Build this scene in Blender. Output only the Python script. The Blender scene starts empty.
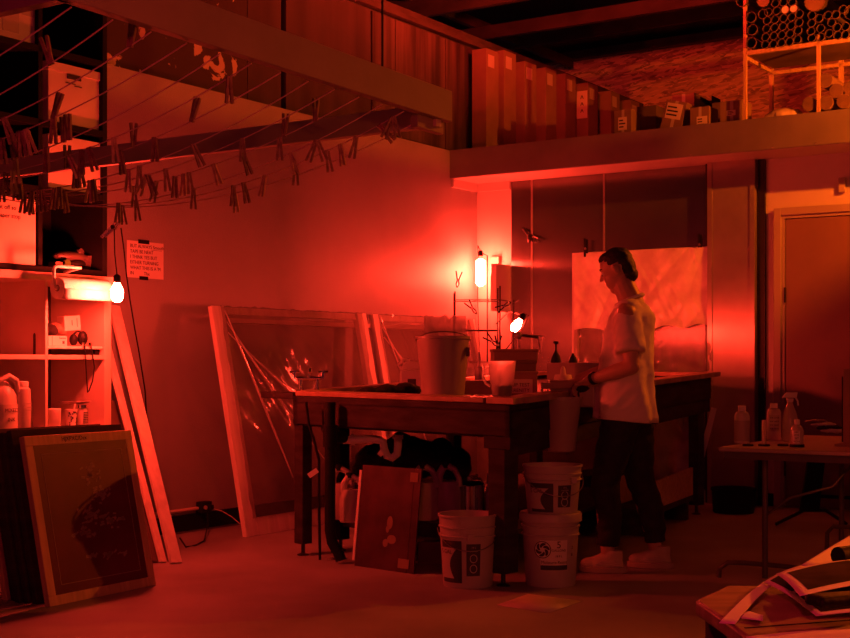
import bpy, bmesh, math, random
from mathutils import Vector, Matrix, noise
random.seed(7)
C = bpy.context.scene
COL = C.collection
PI = math.pi
V = Vector

# ---------------------------------------------------------------- camera, world, exposure
FPX, CX, HY, EYE = 1314.0, 425.0, 362.0, 1.15      # focal length in pixels, centre column, horizon row, eye height
cam_d = bpy.data.cameras.new('camera'); cam = bpy.data.objects.new('camera', cam_d); COL.objects.link(cam)
cam.location = (0, 0, EYE); cam.rotation_euler = (PI/2, 0, 0)
cam_d.sensor_fit = 'HORIZONTAL'; cam_d.sensor_width = 36.0
cam_d.lens = FPX/850*36.0
cam_d.shift_y = (HY-319)/850
cam_d.clip_start = 0.05; cam_d.clip_end = 100
C.camera = cam
wd = bpy.data.worlds.new('world'); C.world = wd; wd.use_nodes = True
wd.node_tree.nodes['Background'].inputs[0].default_value = (1.0, 0.5, 1.0, 1)
wd.node_tree.nodes['Background'].inputs[1].default_value = 0.011
C.view_settings.view_transform = 'Standard'; C.view_settings.look = 'None'
C.view_settings.gamma = 1; C.view_settings.exposure = 0.0
C.view_settings.use_curve_mapping = False
RED = (1.0, 0.075, 0.03)
DRED = (1.0, 0.012, 0.06)
AMBER = (1.0, 0.12, 0.004)
# room frame: left wall is the plane xr=0, back wall is yr=0; the corner stands at (CX0, CY0)
CX0, CY0 = 0.475, 12.01
EX = V((.836, -.549, 0)); EY = V((.549, .836, 0)); TH = math.atan2(-.549, .836); TL = math.atan2(.836, .549)
def W(xr, yr, z=0.0): return V((CX0+.836*xr+.549*yr, CY0-.549*xr+.836*yr, z))
# lamps outside the picture: an amber one over the right, plus added red front and near amber ones
AMB_POS = W(4.6, -1.1, 3.15); FRT_POS = V((-.2, .3, 2.25)); NEAR_POS = V((1.7, 2.5, 1.35))
AMB_RAD, FRT_RAD, MEZ_RAD, NEAR_RAD = 34000, 200, 1450, 1250      # radiance of those bulbs and the added mezzanine one
BULB_L, BULB_M, BULB_C = 1350, 1100, 560      # radiance of the visible bulbs

# ---------------------------------------------------------------- pixel geometry
def D(px, py, Y): return V(((px-CX)/FPX*Y, Y, EYE-(py-HY)/FPX*Y))
def F(px, py, z=0.0):
    Y = (EYE-z)*FPX/(py-HY); return V(((px-CX)/FPX*Y, Y, z))
def onL(px, py, xr=0.0):                      # point on the plane xr=const
    k = (px-CX)/FPX; a = CX0+.836*xr; b = CY0-.549*xr
    y = (k*b-a)/(.549-k*.836); p = W(xr, y); p.z = EYE-(py-HY)/FPX*p.y; return p
def onB(px, py, yr=0.0):                      # point on the plane yr=const
    k = (px-CX)/FPX; a = CX0+.549*yr; b = CY0+.836*yr
    s = (k*b-a)/(.836+k*.549); p = W(s, yr); p.z = EYE-(py-HY)/FPX*p.y; return p
def xr_of(p): return (p.x-CX0)*.836-(p.y-CY0)*.549
def yr_of(p): return (p.x-CX0)*.549+(p.y-CY0)*.836

# ---------------------------------------------------------------- materials
MATS = {}
def mat(name, rgb, rough=.6, metal=0.0, var=.15, scale=8.0, bump=0.0, bscale=60.0, stretch=(1, 1, 1), alpha=1.0, trans=0.0, rgb2=None, aniso=0.0, spec=.5, coat=0):
    if name in MATS: return MATS[name]
    m = bpy.data.materials.new(name); m.use_nodes = True; nt = m.node_tree; b = nt.nodes['Principled BSDF']
    tc = nt.nodes.new('ShaderNodeTexCoord'); mp = nt.nodes.new('ShaderNodeMapping'); mp.inputs['Scale'].default_value = stretch
    nt.links.new(tc.outputs['Object'], mp.inputs[0])
    n = nt.nodes.new('ShaderNodeTexNoise'); n.inputs['Scale'].default_value = scale; n.inputs['Detail'].default_value = 5
    nt.links.new(mp.outputs[0], n.inputs['Vector'])
    r = nt.nodes.new('ShaderNodeValToRGB'); e = r.color_ramp.elements
    c2 = rgb2 or tuple(min(1, c*(1+var)) for c in rgb); c1 = tuple(c*(1-var) for c in rgb) if not rgb2 else rgb
    e[0].position = .35; e[1].position = .65
    e[0].color = (*c1, 1); e[1].color = (*c2, 1)
    nt.links.new(n.outputs['Fac'], r.inputs[0]); nt.links.new(r.outputs[0], b.inputs['Base Color'])
    b.inputs['Roughness'].default_value = rough; b.inputs['Metallic'].default_value = metal
    b.inputs['Specular IOR Level'].default_value = spec
    b.inputs['Alpha'].default_value = alpha; b.inputs['Transmission Weight'].default_value = trans
    b.inputs['Anisotropic'].default_value = aniso
    if coat: b.inputs['Coat Weight'].default_value = coat
    if bump:
        n2 = nt.nodes.new('ShaderNodeTexNoise'); n2.inputs['Scale'].default_value = bscale; n2.inputs['Detail'].default_value = 4
        nt.links.new(mp.outputs[0], n2.inputs['Vector'])
        bp = nt.nodes.new('ShaderNodeBump'); bp.inputs['Strength'].default_value = bump; bp.inputs['Distance'].default_value = .01
        nt.links.new(n2.outputs['Fac'], bp.inputs['Height']); nt.links.new(bp.outputs[0], b.inputs['Normal'])
    MATS[name] = m; return m
def emit(name, rgb, s):
    m = bpy.data.materials.new(name); m.use_nodes = True; nt = m.node_tree
    for n in list(nt.nodes): nt.nodes.remove(n)
    e = nt.nodes.new('ShaderNodeEmission'); o = nt.nodes.new('ShaderNodeOutputMaterial')
    e.inputs[0].default_value = (*rgb, 1); e.inputs[1].default_value = s; nt.links.new(e.outputs[0], o.inputs[0]); MATS[name] = m; return m
M = dict(
 wall=mat('painted_wall', (.32, .30, .30), .42, var=.06, scale=2, bump=.3, bscale=130),
 backwall=mat('painted_back_wall', (.62, .58, .54), .5, var=.05, scale=2, bump=.08, bscale=120),
 dark_wall=mat('dark_boards', (.055, .04, .04), .8, var=.5, scale=3, stretch=(1, 1, .12), bump=.3, bscale=20),
 plank=mat('old_planks', (.085, .06, .055), .8, var=.55, scale=9, stretch=(1, 1, .08), bump=.4, bscale=30),
 floor=mat('floor_vinyl', (.32, .29, .32), .5, var=.22, scale=1.3, bump=.05, bscale=90),
 lightpatch=mat('floor_light_patch', (.6, .52, .5), .5, var=.15, scale=3),
 ceil=mat('dark_ceiling', (.025, .02, .02), .9, var=.5, scale=2),
 joist=mat('joist_wood', (.07, .05, .045), .8, var=.3, scale=5, stretch=(.2, 1, 1)),
 fascia=mat('fascia_sheet_metal', (.25, .23, .23), .45, metal=.3, var=.12, scale=2.2, bump=.04, bscale=6),
 steel=mat('brushed_steel', (.26, .24, .24), .27, metal=1, var=.14, scale=1.2, bump=.035, bscale=2.2, aniso=.0),
 colsteel=mat('column_steel', (.42, .36, .32), .3, metal=.6, var=.18, scale=2.0, bump=.05, bscale=3),
 door=mat('door_paint', (.26, .15, .15), .5, var=.05, scale=2),
 trim=mat('door_trim_paint', (.42, .36, .32), .5, var=.05, scale=2),
 black=mat('black_laminate', (.008, .008, .009), .7, var=.2, scale=6, spec=.15),
 blackrub=mat('black_rubber', (.009, .009, .009), .6, var=.2, scale=6, spec=.25),
 blackcloth=mat('black_cloth', (.015, .013, .013), .85, var=.4, scale=20, bump=.4, bscale=60),
 wood=mat('pine_wood', (.62, .42, .25), .6, var=.14, scale=6, stretch=(6, 6, .6), bump=.1, bscale=30),
 woodx=mat('pine_wood_long', (.55, .38, .23), .6, var=.16, scale=6, stretch=(.6, 6, 6), bump=.1, bscale=30),
 palewood=mat('pale_board', (.85, .78, .68), .55, var=.1, scale=5, stretch=(5, 5, .5), bump=.08, bscale=30),
 rackwood=mat('rack_wood', (.30, .2, .19), .65, var=.1, scale=4, stretch=(1, 1, 1), bump=.06, bscale=40),
 tablewood=mat('stained_table_wood', (.045, .034, .036), .75, spec=.2, var=.35, scale=5, stretch=(1, 1, 4), bump=.1, bscale=30),
 rimwood=mat('rim_board_wood', (.42, .28, .19), .5, var=.2, scale=8, bump=.1, bscale=30),
 cabinet=mat('cabinet_paint', (.62, .52, .45), .5, var=.06, scale=3),
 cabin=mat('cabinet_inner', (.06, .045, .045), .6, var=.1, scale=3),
 white=mat('white_card', (.78, .74, .68), .6, var=.04, scale=4),
 paper=mat('paper', (.85, .8, .72), .7, var=.04, scale=5),
 orangecard=mat('file_card', (.80, .72, .60), .65, var=.05, scale=3),
 card=mat('cardboard', (.27, .18, .13), .75, var=.12, scale=4),
 carddark=mat('cardboard_dark', (.16, .11, .08), .8, var=.2, scale=4),
 ink=mat('ink', (.03, .025, .025), .7, var=.1),
 film=mat('plastic_film', (.26, .22, .21), .13, alpha=.5, var=.15, scale=3, bump=.25, bscale=14),
 film3=mat('milky_film', (.88, .82, .76), .3, alpha=.95, var=.2, scale=5, bump=.6, bscale=7),
 film2=mat('clear_film_dense', (.72, .66, .6), .22, alpha=.72, var=.2, scale=4, bump=.35, bscale=9),
 bucket=mat('bucket_plastic', (.5, .46, .44), .4, var=.06, scale=3),
 tub=mat('tub_plastic', (.42, .35, .32), .38, var=.08, scale=3),
 milky=mat('milky_plastic', (.72, .66, .6), .4, var=.05, alpha=.95, trans=.3),
 amberb=mat('translucent_bottle', (.6, .5, .42), .25, alpha=.8, var=.05),
 liquid=mat('dark_liquid', (.05, .02, .015), .15, var=.1),
 glass=mat('clear_plastic_cup', (.92, .88, .82), .45, trans=.85, alpha=.75, var=.05),
 labelblack=mat('label_dark', (.05, .045, .045), .5, var=.1),
 labelpale=mat('label_pale', (.55, .5, .45), .5, var=.05),
 pvc=mat('white_pvc', (.95, .9, .84), .35, var=.04),
 chrome=mat('chrome', (.75, .72, .7), .18, metal=1, var=.1),
 wire=mat('steel_wire', (.35, .32, .3), .35, metal=1, var=.1),
 darkmetal=mat('dark_metal', (.05, .045, .045), .4, metal=.8, var=.1),
 rope=mat('cotton_line', (.8, .6, .5), .7, var=.1),
 litrack=mat('rack_wood_lit', (.55, .4, .38), .65, var=.08, scale=4),
 pin=mat('clothespin_wood', (.30, .2, .13), .7, var=.3, scale=40),
 pinpale=mat('clothespin_pale_wood', (.55, .38, .24), .7, var=.2, scale=40),
 skin=mat('skin', (.52, .33, .24), .5, var=.05, scale=10),
 hair=mat('dark_hair', (.012, .009, .008), .6, var=.3, scale=60, bump=.5, bscale=120),
 shirt=mat('white_tshirt', (.84, .78, .68), .8, var=.04, scale=6, bump=.1, bscale=200),
 pants=mat('black_denim', (.014, .013, .016), .8, var=.3, scale=30, bump=.2, bscale=150),
 shoe=mat('canvas_shoe', (.5, .42, .35), .7, var=.1, scale=10),
 sole=mat('shoe_sole', (.38, .30, .25), .6, var=.1, scale=10),
 meshp=mat('screen_mesh', (.12, .012, .04), .45, var=.25, scale=4),
 meshp2=mat('print_film', (.07, .025, .035), .5, var=.35, scale=6),
 rolltow=mat('paper_towel', (.85, .8, .74), .9, var=.04, bump=.5, bscale=70),
 gtable=mat('folding_table_top', (.42, .36, .32), .45, var=.06, scale=4),
 gmetal=mat('grey_painted_tube', (.13, .11, .1), .4, metal=.3, var=.1),
 wtable=mat('worn_work_table', (.30, .2, .14), .5, var=.35, scale=3, stretch=(1, 5, 1), bump=.08, bscale=30),
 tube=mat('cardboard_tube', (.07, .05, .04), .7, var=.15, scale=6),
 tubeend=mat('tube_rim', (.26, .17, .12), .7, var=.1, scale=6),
 rollend=mat('roll_end_paper', (.16, .10, .07), .7, var=.15, scale=14),
 photo=mat('print_image', (.025, .014, .014), .9, var=.7, scale=14, spec=.1),
)
def brushed(m, rot):
    nt = m.node_tree; b = nt.nodes['Principled BSDF']; c = nt.nodes.new('ShaderNodeCombineXYZ'); c.inputs[2].default_value = 1
    nt.links.new(c.outputs[0], b.inputs['Tangent']); b.inputs['Anisotropic'].default_value = .9; b.inputs['Anisotropic Rotation'].default_value = rot
brushed(M['steel'], .25); brushed(M['colsteel'], .25)
def osb():
    m = bpy.data.materials.new('strand_board'); m.use_nodes = True; nt = m.node_tree; b = nt.nodes['Principled BSDF']
    tc = nt.nodes.new('ShaderNodeTexCoord')
    prev = None
    for i, (rot, sc) in enumerate((((0, .5, 0), (9, 9, 50)), ((0, -.55, 0), (10, 10, 56)), ((0, .1, 0), (8, 8, 44)))):
        m1 = nt.nodes.new('ShaderNodeMapping'); m1.inputs['Rotation'].default_value = (0, 0, -TH); nt.links.new(tc.outputs['Object'], m1.inputs[0])
        m2 = nt.nodes.new('ShaderNodeMapping'); m2.inputs['Rotation'].default_value = rot; nt.links.new(m1.outputs[0], m2.inputs[0])
        mp = nt.nodes.new('ShaderNodeMapping'); mp.inputs['Scale'].default_value = sc; nt.links.new(m2.outputs[0], mp.inputs[0])
        v = nt.nodes.new('ShaderNodeTexVoronoi'); v.inputs['Scale'].default_value = 1.0; nt.links.new(mp.outputs[0], v.inputs['Vector'])
        g = nt.nodes.new('ShaderNodeSeparateColor'); nt.links.new(v.outputs['Color'], g.inputs[0])
        if prev is None: prev = g.outputs[0]
        else:
            mx = nt.nodes.new('ShaderNodeMath'); mx.operation = 'MULTIPLY' if i == 1 else 'MAXIMUM'; nt.links.new(prev, mx.inputs[0]); nt.links.new(g.outputs[1], mx.inputs[1]); prev = mx.outputs[0]
    r = nt.nodes.new('ShaderNodeValToRGB'); e = r.color_ramp.elements
    e[0].position = .05; e[1].position = .85; e[0].color = (.26, .17, .10, 1); e[1].color = (.85, .58, .36, 1)
    nt.links.new(prev, r.inputs[0]); nt.links.new(r.outputs[0], b.inputs['Base Color']); b.inputs['Roughness'].default_value = .8
    bp = nt.nodes.new('ShaderNodeBump'); bp.inputs['Strength'].default_value = .5; nt.links.new(prev, bp.inputs['Height']); nt.links.new(bp.outputs[0], b.inputs['Normal'])
    return m
M['osb'] = osb()
def peel():
    m = bpy.data.materials.new('peeling_paint'); m.use_nodes = True; nt = m.node_tree; b = nt.nodes['Principled BSDF']
    tc = nt.nodes.new('ShaderNodeTexCoord')
    n = nt.nodes.new('ShaderNodeTexNoise'); n.inputs['Scale'].default_value = 6.0; n.inputs['Detail'].default_value = 7; n.inputs['Distortion'].default_value = .6
    nt.links.new(tc.outputs['Object'], n.inputs['Vector'])
    r = nt.nodes.new('ShaderNodeValToRGB'); e = r.color_ramp.elements; e[0].position = .60; e[1].position = .62
    e[0].color = (.05, .035, .03, 1); e[1].color = (.62, .5, .38, 1)
    nt.links.new(n.outputs['Fac'], r.inputs[0]); nt.links.new(r.outputs[0], b.inputs['Base Color']); b.inputs['Roughness'].default_value = .8
    return m
M['peel'] = peel()

# ---------------------------------------------------------------- mesh building
class MB:
    def __init__(s, off=None):
        s.v = []; s.f = []; s.off = V(off) if off is not None else V((0, 0, 0))
    def add(s, vs, fs):
        b = len(s.v); s.v += [V(p)-s.off for p in vs]; s.f += [tuple(b+i for i in f) for f in fs]; return s
    def hexa(s, p):   # 4 bottom, 4 top
        return s.add(p, [(3, 2, 1, 0), (4, 5, 6, 7), (0, 1, 5, 4), (1, 2, 6, 5), (2, 3, 7, 6), (3, 0, 4, 7)])
    def box(s, c, d, m=None):
        x, y, z = d[0]/2, d[1]/2, d[2]/2; c = V(c)
        p = [V(q) for q in ((-x, -y, -z), (x, -y, -z), (x, y, -z), (-x, y, -z), (-x, -y, z), (x, -y, z), (x, y, z), (-x, y, z))]
        if m is not None: p = [m @ q for q in p]
        return s.hexa([c+q for q in p])
    def b2(s, lo, hi): return s.box([(a+b)/2 for a, b in zip(lo, hi)], [abs(b-a) for a, b in zip(lo, hi)])
    def room(s, x0, x1, y0, y1, z0, z1):
        return s.hexa([W(x0, y0, z0), W(x1, y0, z0), W(x1, y1, z0), W(x0, y1, z0), W(x0, y0, z1), W(x1, y0, z1), W(x1, y1, z1), W(x0, y1, z1)])
    def bar(s, a, b, w, h, up=(0, 0, 1)):   # w across, h along 'up'
        a = V(a); b = V(b); d = (b-a).normalized(); u = V(up); sd = d.cross(u)
        if sd.length < 1e-4: sd = d.cross(V((1, 0, 0)))
        sd.normalize(); u = sd.cross(d).normalized(); sx = sd*w/2; ux = u*h/2
        return s.hexa([a-sx-ux, b-sx-ux, b+sx-ux, a+sx-ux, a-sx+ux, b-sx+ux, b+sx+ux, a+sx+ux])
    def prism(s, pts, vec):
        n = len(pts); pts = [V(p) for p in pts]; vec = V(vec)
        return s.add(pts+[p+vec for p in pts], [tuple(range(n))[::-1], tuple(range(n, 2*n))]+[(i, (i+1) % n, n+(i+1) % n, n+i) for i in range(n)])
    def tube(s, pts, r, n=8, closed=False, caps=True):
        pts = [V(p) for p in pts]; N = len(pts); rs = r if isinstance(r, (list, tuple)) else [r]*N
        b = len(s.v); prev = None
        for i, p in enumerate(pts):
            if closed: t = pts[(i+1) % N]-pts[i-1]
            else: t = pts[min(i+1, N-1)]-pts[max(i-1, 0)]
            t.normalize()
            if prev is None:
                u = t.cross(V((0, 0, 1)));
                if u.length < .05: u = t.cross(V((0, 1, 0)))
            else: u = prev - t*prev.dot(t)
            u.normalize(); prev = u; w = t.cross(u)
            for k in range(n):
                a = 2*PI*k/n; s.v.append(p+(u*math.cos(a)+w*math.sin(a))*rs[i]-s.off)
        for i in range(N if closed else N-1):
            j = (i+1) % N
            for k in range(n): s.f.append((b+i*n+k, b+i*n+(k+1) % n, b+j*n+(k+1) % n, b+j*n+k))
        if caps and not closed:
            s.f.append(tuple(b+k for k in range(n))[::-1]); s.f.append(tuple(b+(N-1)*n+k for k in range(n)))
        return s
    def lathe(s, prof, c=(0, 0, 0), n=28, m=None, close=True):
        b = len(s.v); c = V(c)
        for r, z in prof:
            for k in range(n):
                a = 2*PI*k/n; q = V((r*math.cos(a), r*math.sin(a), z))
                if m is not None: q = m @ q
                s.v.append(c+q-s.off)
        L = len(prof)
        for i in range(L-1):
            for k in range(n): s.f.append((b+i*n+k, b+i*n+(k+1) % n, b+(i+1)*n+(k+1) % n, b+(i+1)*n+k))
        if close:
            s.f.append(tuple(b+k for k in range(n))[::-1]); s.f.append(tuple(b+(L-1)*n+k for k in range(n)))
        return s
    def ell(s, c, r, n=14, m=None):
        pr = [(math.sin(PI*i/n), -math.cos(PI*i/n)) for i in range(n+1)]
        pr = [(max(a, .001), z) for a, z in pr]
        S = Matrix.Diagonal(V(r)); mm = (m @ S) if m is not None else S
        return s.lathe(pr, c, 2*n, mm)
    def cone(s, a, b, r0, r1, n=14):      # round-ended cone
        a = V(a); b = V(b); d = (b-a).normalized(); pts = []; rs = []
        for i in range(5, 0, -1): t = i/5*PI/2*.98; pts.append(a-d*r0*math.sin(t)); rs.append(r0*math.cos(t))
        for i in range(0, 5): t = i/4; pts.append(a.lerp(b, t)); rs.append(r0+(r1-r0)*t)
        for i in range(1, 6): t = i/5*PI/2*.98; pts.append(b+d*r1*math.sin(t)); rs.append(r1*math.cos(t))
        return s.tube(pts, rs, n)
    def loft(s, rings, n=24):   # rings: (centre, ax, ay) horizontal ellipses
        b = len(s.v)
        for c, ax, ay in rings:
            for k in range(n):
                a = 2*PI*k/n; s.v.append(V(c)+V((ax*math.cos(a), ay*math.sin(a), 0))-s.off)
        L = len(rings)
        for i in range(L-1):
            for k in range(n): s.f.append((b+i*n+k, b+i*n+(k+1) % n, b+(i+1)*n+(k+1) % n, b+(i+1)*n+k))
        s.f.append(tuple(b+k for k in range(n))[::-1]); s.f.append(tuple(b+(L-1)*n+k for k in range(n))); return s
    def grid(s, fn, nu, nv):
        b = len(s.v)
        for j in range(nv+1):
            for i in range(nu+1): s.v.append(V(fn(i/nu, j/nv))-s.off)
        for j in range(nv):
            for i in range(nu): q = b+j*(nu+1)+i; s.f.append((q, q+1, q+nu+2, q+nu+1))
        return s
    def mesh(s, name):
        me = bpy.data.meshes.new(name); me.from_pydata([tuple(p) for p in s.v], [], s.f)
        bm = bmesh.new(); bm.from_mesh(me); bmesh.ops.recalc_face_normals(bm, faces=bm.faces)
        for f in bm.faces: f.smooth = True
        bm.to_mesh(me); bm.free(); me.set_sharp_from_angle(angle=math.radians(38)); me.update(); return me
def obj(name, mb, m, parent=None, bevel=0, solid=0, label=None):
    me = mb.mesh(name) if isinstance(mb, MB) else mb
    o = bpy.data.objects.new(name, me); COL.objects.link(o)
    me.materials.append(M[m] if isinstance(m, str) else m)
    if parent is not None: o.parent = parent
    if solid: q = o.modifiers.new('thick', 'SOLIDIFY'); q.thickness = solid; q.offset = 0
    if bevel: q = o.modifiers.new('bevel', 'BEVEL'); q.width = bevel; q.segments = 2; q.limit_method = 'ANGLE'
    if label: o['label'] = label
    return o
def thing(name, label, cat, loc=(0, 0, 0), rot=0, group=None, lean=0, tilt=0):
    o = bpy.data.objects.new(name, None); COL.objects.link(o); o.empty_display_size = .05
    o.location = loc; o.rotation_euler = (lean, tilt, rot); o['label'] = label; o['category'] = cat
    if group: o['group'] = group
    return o
def tag(o, label, cat, group=None, kind=None):
    if label: o['label'] = label
    if cat: o['category'] = cat
    if group: o['group'] = group
    if kind: o['kind'] = kind
    return o
def struct(name, mb, m, **k):
    o = obj(name, mb, m, **k); o['kind'] = 'structure'; return o
def single(name, mb, m, loc, label, cat, rot=0, group=None, lean=0, tilt=0, **k):
    o = obj(name, mb, m, **k); o.location = loc; o.rotation_euler = (lean, tilt, rot); return tag(o, label, cat, group)
def dup(root, loc=None, rot=None, label=None, group=None):
    def cp(o, par):
        c = o.copy(); COL.objects.link(c)
        if par is not None: c.parent = par
        for ch in [x for x in bpy.data.objects if x.parent == o]: cp(ch, c)
        return c
    r = cp(root, None)
    if loc is not None: r.location = loc
    if rot is not None: r.rotation_euler = (rot if isinstance(rot, (tuple, list)) else (0, 0, rot))
    if label: r['label'] = label
    if group: r['group'] = group
    return r
def text(body, size, name, parent, loc, rot, m='ink', align='CENTER', ext=.0004, label=None):
    cu = bpy.data.curves.new(name, 'FONT'); cu.body = body; cu.size = size; cu.align_x = align; cu.align_y = 'CENTER'; cu.extrude = ext
    t = bpy.data.objects.new('tmp_text', cu); COL.objects.link(t)
    dg = bpy.context.evaluated_depsgraph_get(); dg.update()
    me = bpy.data.meshes.new_from_object(t.evaluated_get(dg)); bpy.data.objects.remove(t)
    me.name = name; me.materials.clear()
    o = obj(name, me, m, parent); o.location = loc; o.rotation_euler = rot
    return o
def remesh(mb, voxel, it=6, fn=None):
    me = bpy.data.meshes.new('tmp'); me.from_pydata([tuple(p) for p in mb.v], [], mb.f)
    bm = bmesh.new(); bm.from_mesh(me); bmesh.ops.recalc_face_normals(bm, faces=bm.faces); bm.to_mesh(me); bm.free()
    t = bpy.data.objects.new('tmp_rm', me); COL.objects.link(t)
    r = t.modifiers.new('r', 'REMESH'); r.mode = 'VOXEL'; r.voxel_size = voxel
    s = t.modifiers.new('s', 'SMOOTH'); s.factor = .5; s.iterations = it
    dg = bpy.context.evaluated_depsgraph_get(); dg.update()
    out = bpy.data.meshes.new_from_object(t.evaluated_get(dg)); bpy.data.objects.remove(t)
    if fn:
        ns = [v.normal.copy() for v in out.vertices]
        for v, n in zip(out.vertices, ns): v.co += n*fn(v.co)
    for p in out.polygons: p.use_smooth = True
    out.update(); return out
def RX(a): return Matrix.Rotation(a, 3, 'X')
def RY(a): return Matrix.Rotation(a, 3, 'Y')
def RZ(a): return Matrix.Rotation(a, 3, 'Z')

# ================================================================ THE SETTING
struct('floor', MB().room(-.1, 12, -14, .1, -.1, 0), 'floor')
struct('floor', MB().add([F(497, 605, .002), F(548, 613, .002), F(582, 601, .002), F(528, 594, .002)], [(0, 1, 2, 3)]), 'lightpatch', solid=.002)  # light falling through gaps onto the floor, drawn as a paler patch
struct('wall_left', MB().room(-.15, 0, -12.5, .15, 0, 3.02), 'wall')
struct('wall_back', MB().room(0, 9, 0, .12, 0, 2.775), 'backwall')
# upper storey
struct('wall_left_upper', MB().room(-.12, -.03, -2.5, 3.76, 3.02, 4.02), 'dark_wall' if 0 else M['dark_wall'])
struct('wall_left_upper', MB().room(-.125, -.028, -12.5, -3.14, 3.02, 4.02), 'peel')
for a, b in ((-3.13, -2.76), (-2.70, -2.5)): struct('wall_left_upper', MB().room(-.125, -.03, a, b, 3.02, 4.02), 'dark_wall')
for a, b in ((-1.62, -1.3), (-1.29, -.85), (-.84, -.52), (-.51, -.2)):
    struct('trim_1', MB().room(-.03, -.012-.006*random.random(), a, b, 3.03, 4.0), 'plank')
struct('trim_2', MB().room(-.14, .03, -12.5, 3.76, 4.02, 4.06), 'joist')
struct('trim_2', MB().room(-.16, -.02, -12.5, 3.76, 4.06, 4.13), 'joist')
struct('wall_osb', MB().room(-3.2, 9, 3.76, 3.84, 3.02, 4.74), 'osb')
# the ledge: upper floor slab with a sheet-metal fascia, soffit and ledger strips
sl = struct('mezzanine_floor', MB().room(0, 9, -.44, 3.76, 2.79, 3.0), 'carddark')
struct('trim_3', MB().room(0, 9, -.465, -.44, 2.775, 3.022), 'fascia')
struct('trim_4', MB().room(.0, 9, -.44, 0, 2.772, 2.789), 'backwall')
struct('trim_5', MB().room(0, .025, -.44, -.001, 2.70, 2.772).room(0, .36, -.03, -.001, 2.70, 2.772), 'backwall')
for k in range(14):
    p = W(.6+k*.33, -.468, 2.79); struct('trim_6', MB().ell(p, (.006, .006, .006), 4), 'chrome')
# steel wall sheets and seams, and the steel-clad column
for a, b in ((.367, .575), (.579, 1.28), (1.284, 2.2)):
    struct('wall_steel', MB().room(a, b, -.012, -.002, .1, 2.77), 'steel')
for x in (.577, 1.282): struct('trim_7', MB().room(x-.009, x+.009, -.017, -.012, .1, 2.77), 'colsteel')
struct('wall_column', MB().room(2.256, 2.633, -.09, 0, 0, 2.772), 'colsteel')
struct('trim_8', MB().room(2.245, 2.285, -.10, -.09, 0, 2.772).room(2.60, 2.64, -.10, -.09, 0, 2.772), 'colsteel')
struct('trim_9', MB().room(2.21, 2.25, -.05, -.002, 0, 2.772), 'darkmetal')
struct('trim_9', MB().room(2.645, 2.70, -.03, -.002, 0, 2.772), 'darkmetal')
# the door
dr = thing('door_1', None, None, W(2.78, -.03), TH); del dr['label']; del dr['category']; dr['kind'] = 'structure'
fr = MB()
for lo, hi in (((0, -.03, 0), (.06, .03, 2.37)), ((.06, -.03, 2.31), (1.1, .03, 2.37)), ((1.04, -.03, 0), (1.1, .03, 2.31))): fr.b2(lo, hi)
obj('door_frame', fr, 'trim', dr, bevel=.004)
f2 = MB()
for lo, hi in (((.06, -.015, 0), (.085, .03, 2.31)), ((.085, -.015, 2.285), (1.04, .03, 2.31))): f2.b2(lo, hi)
obj('door_stop', f2, 'trim', dr)
obj('door_panel', MB().b2((.09, -.005, .01), (1.035, .03, 2.28)), 'door', dr)
obj('hinge', MB().tube([(.088, -.018, 1.62), (.088, -.018, 1.74)], .008), 'darkmetal', dr)
obj('hinge', MB().tube([(.088, -.018, .25), (.088, -.018, .37)], .008), 'darkmetal', dr)
obj('door_closer', MB().b2((.93, -.04, 2.25), (1.0, -.0, 2.275)), 'trim', dr)
struct('baseboard_back', MB().room(2.70, 2.78, -.012, 0, 0, .1).room(3.9, 9, -.012, 0, 0, .1), 'black')
struct('baseboard_left', MB().room(0, .012, -12, 0, .015, .125), 'black')
struct('ceiling', MB().room(-4, 12, -14, 4.2, 5.2, 5.3), 'ceil')
struct('wall_far', MB().room(-4, 12, 4.1, 4.2, 4.6, 5.2), 'ceil')
n = 10
for yr, z, h, w in ((-4.6, 4.5, .2, .06), (-2.2, 4.45, .2, .06), (.18, 4.45, .22, .06), (1.15, 4.42, .13, .05), (2.3, 4.6, .14, .05), (3.62, 4.72, .1, .1)):
    struct('trim_%d' % n, MB().room(-4, 12, yr, yr+w, z, z+h), 'joist'); n += 1
for xr, y0, y1 in ((1.1, -2.2, 1.1), (2.35, 1.2, 3.6), (3.9, -2.2, 3.6), (-.9, -4, 3.6)):
    struct('trim_%d' % n, MB().room(xr, xr+.06, y0, y1, 4.62, 4.72), 'joist'); n += 1
# wall sensor by the door
p = onB(842, 185, -.02)
single('wall_sensor', MB().box((0, 0, 0), (.05, .035, .115)), 'trim', p, 'small upright white box fixed to the wall above the door', 'sensor', TH, bevel=.006)

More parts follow.
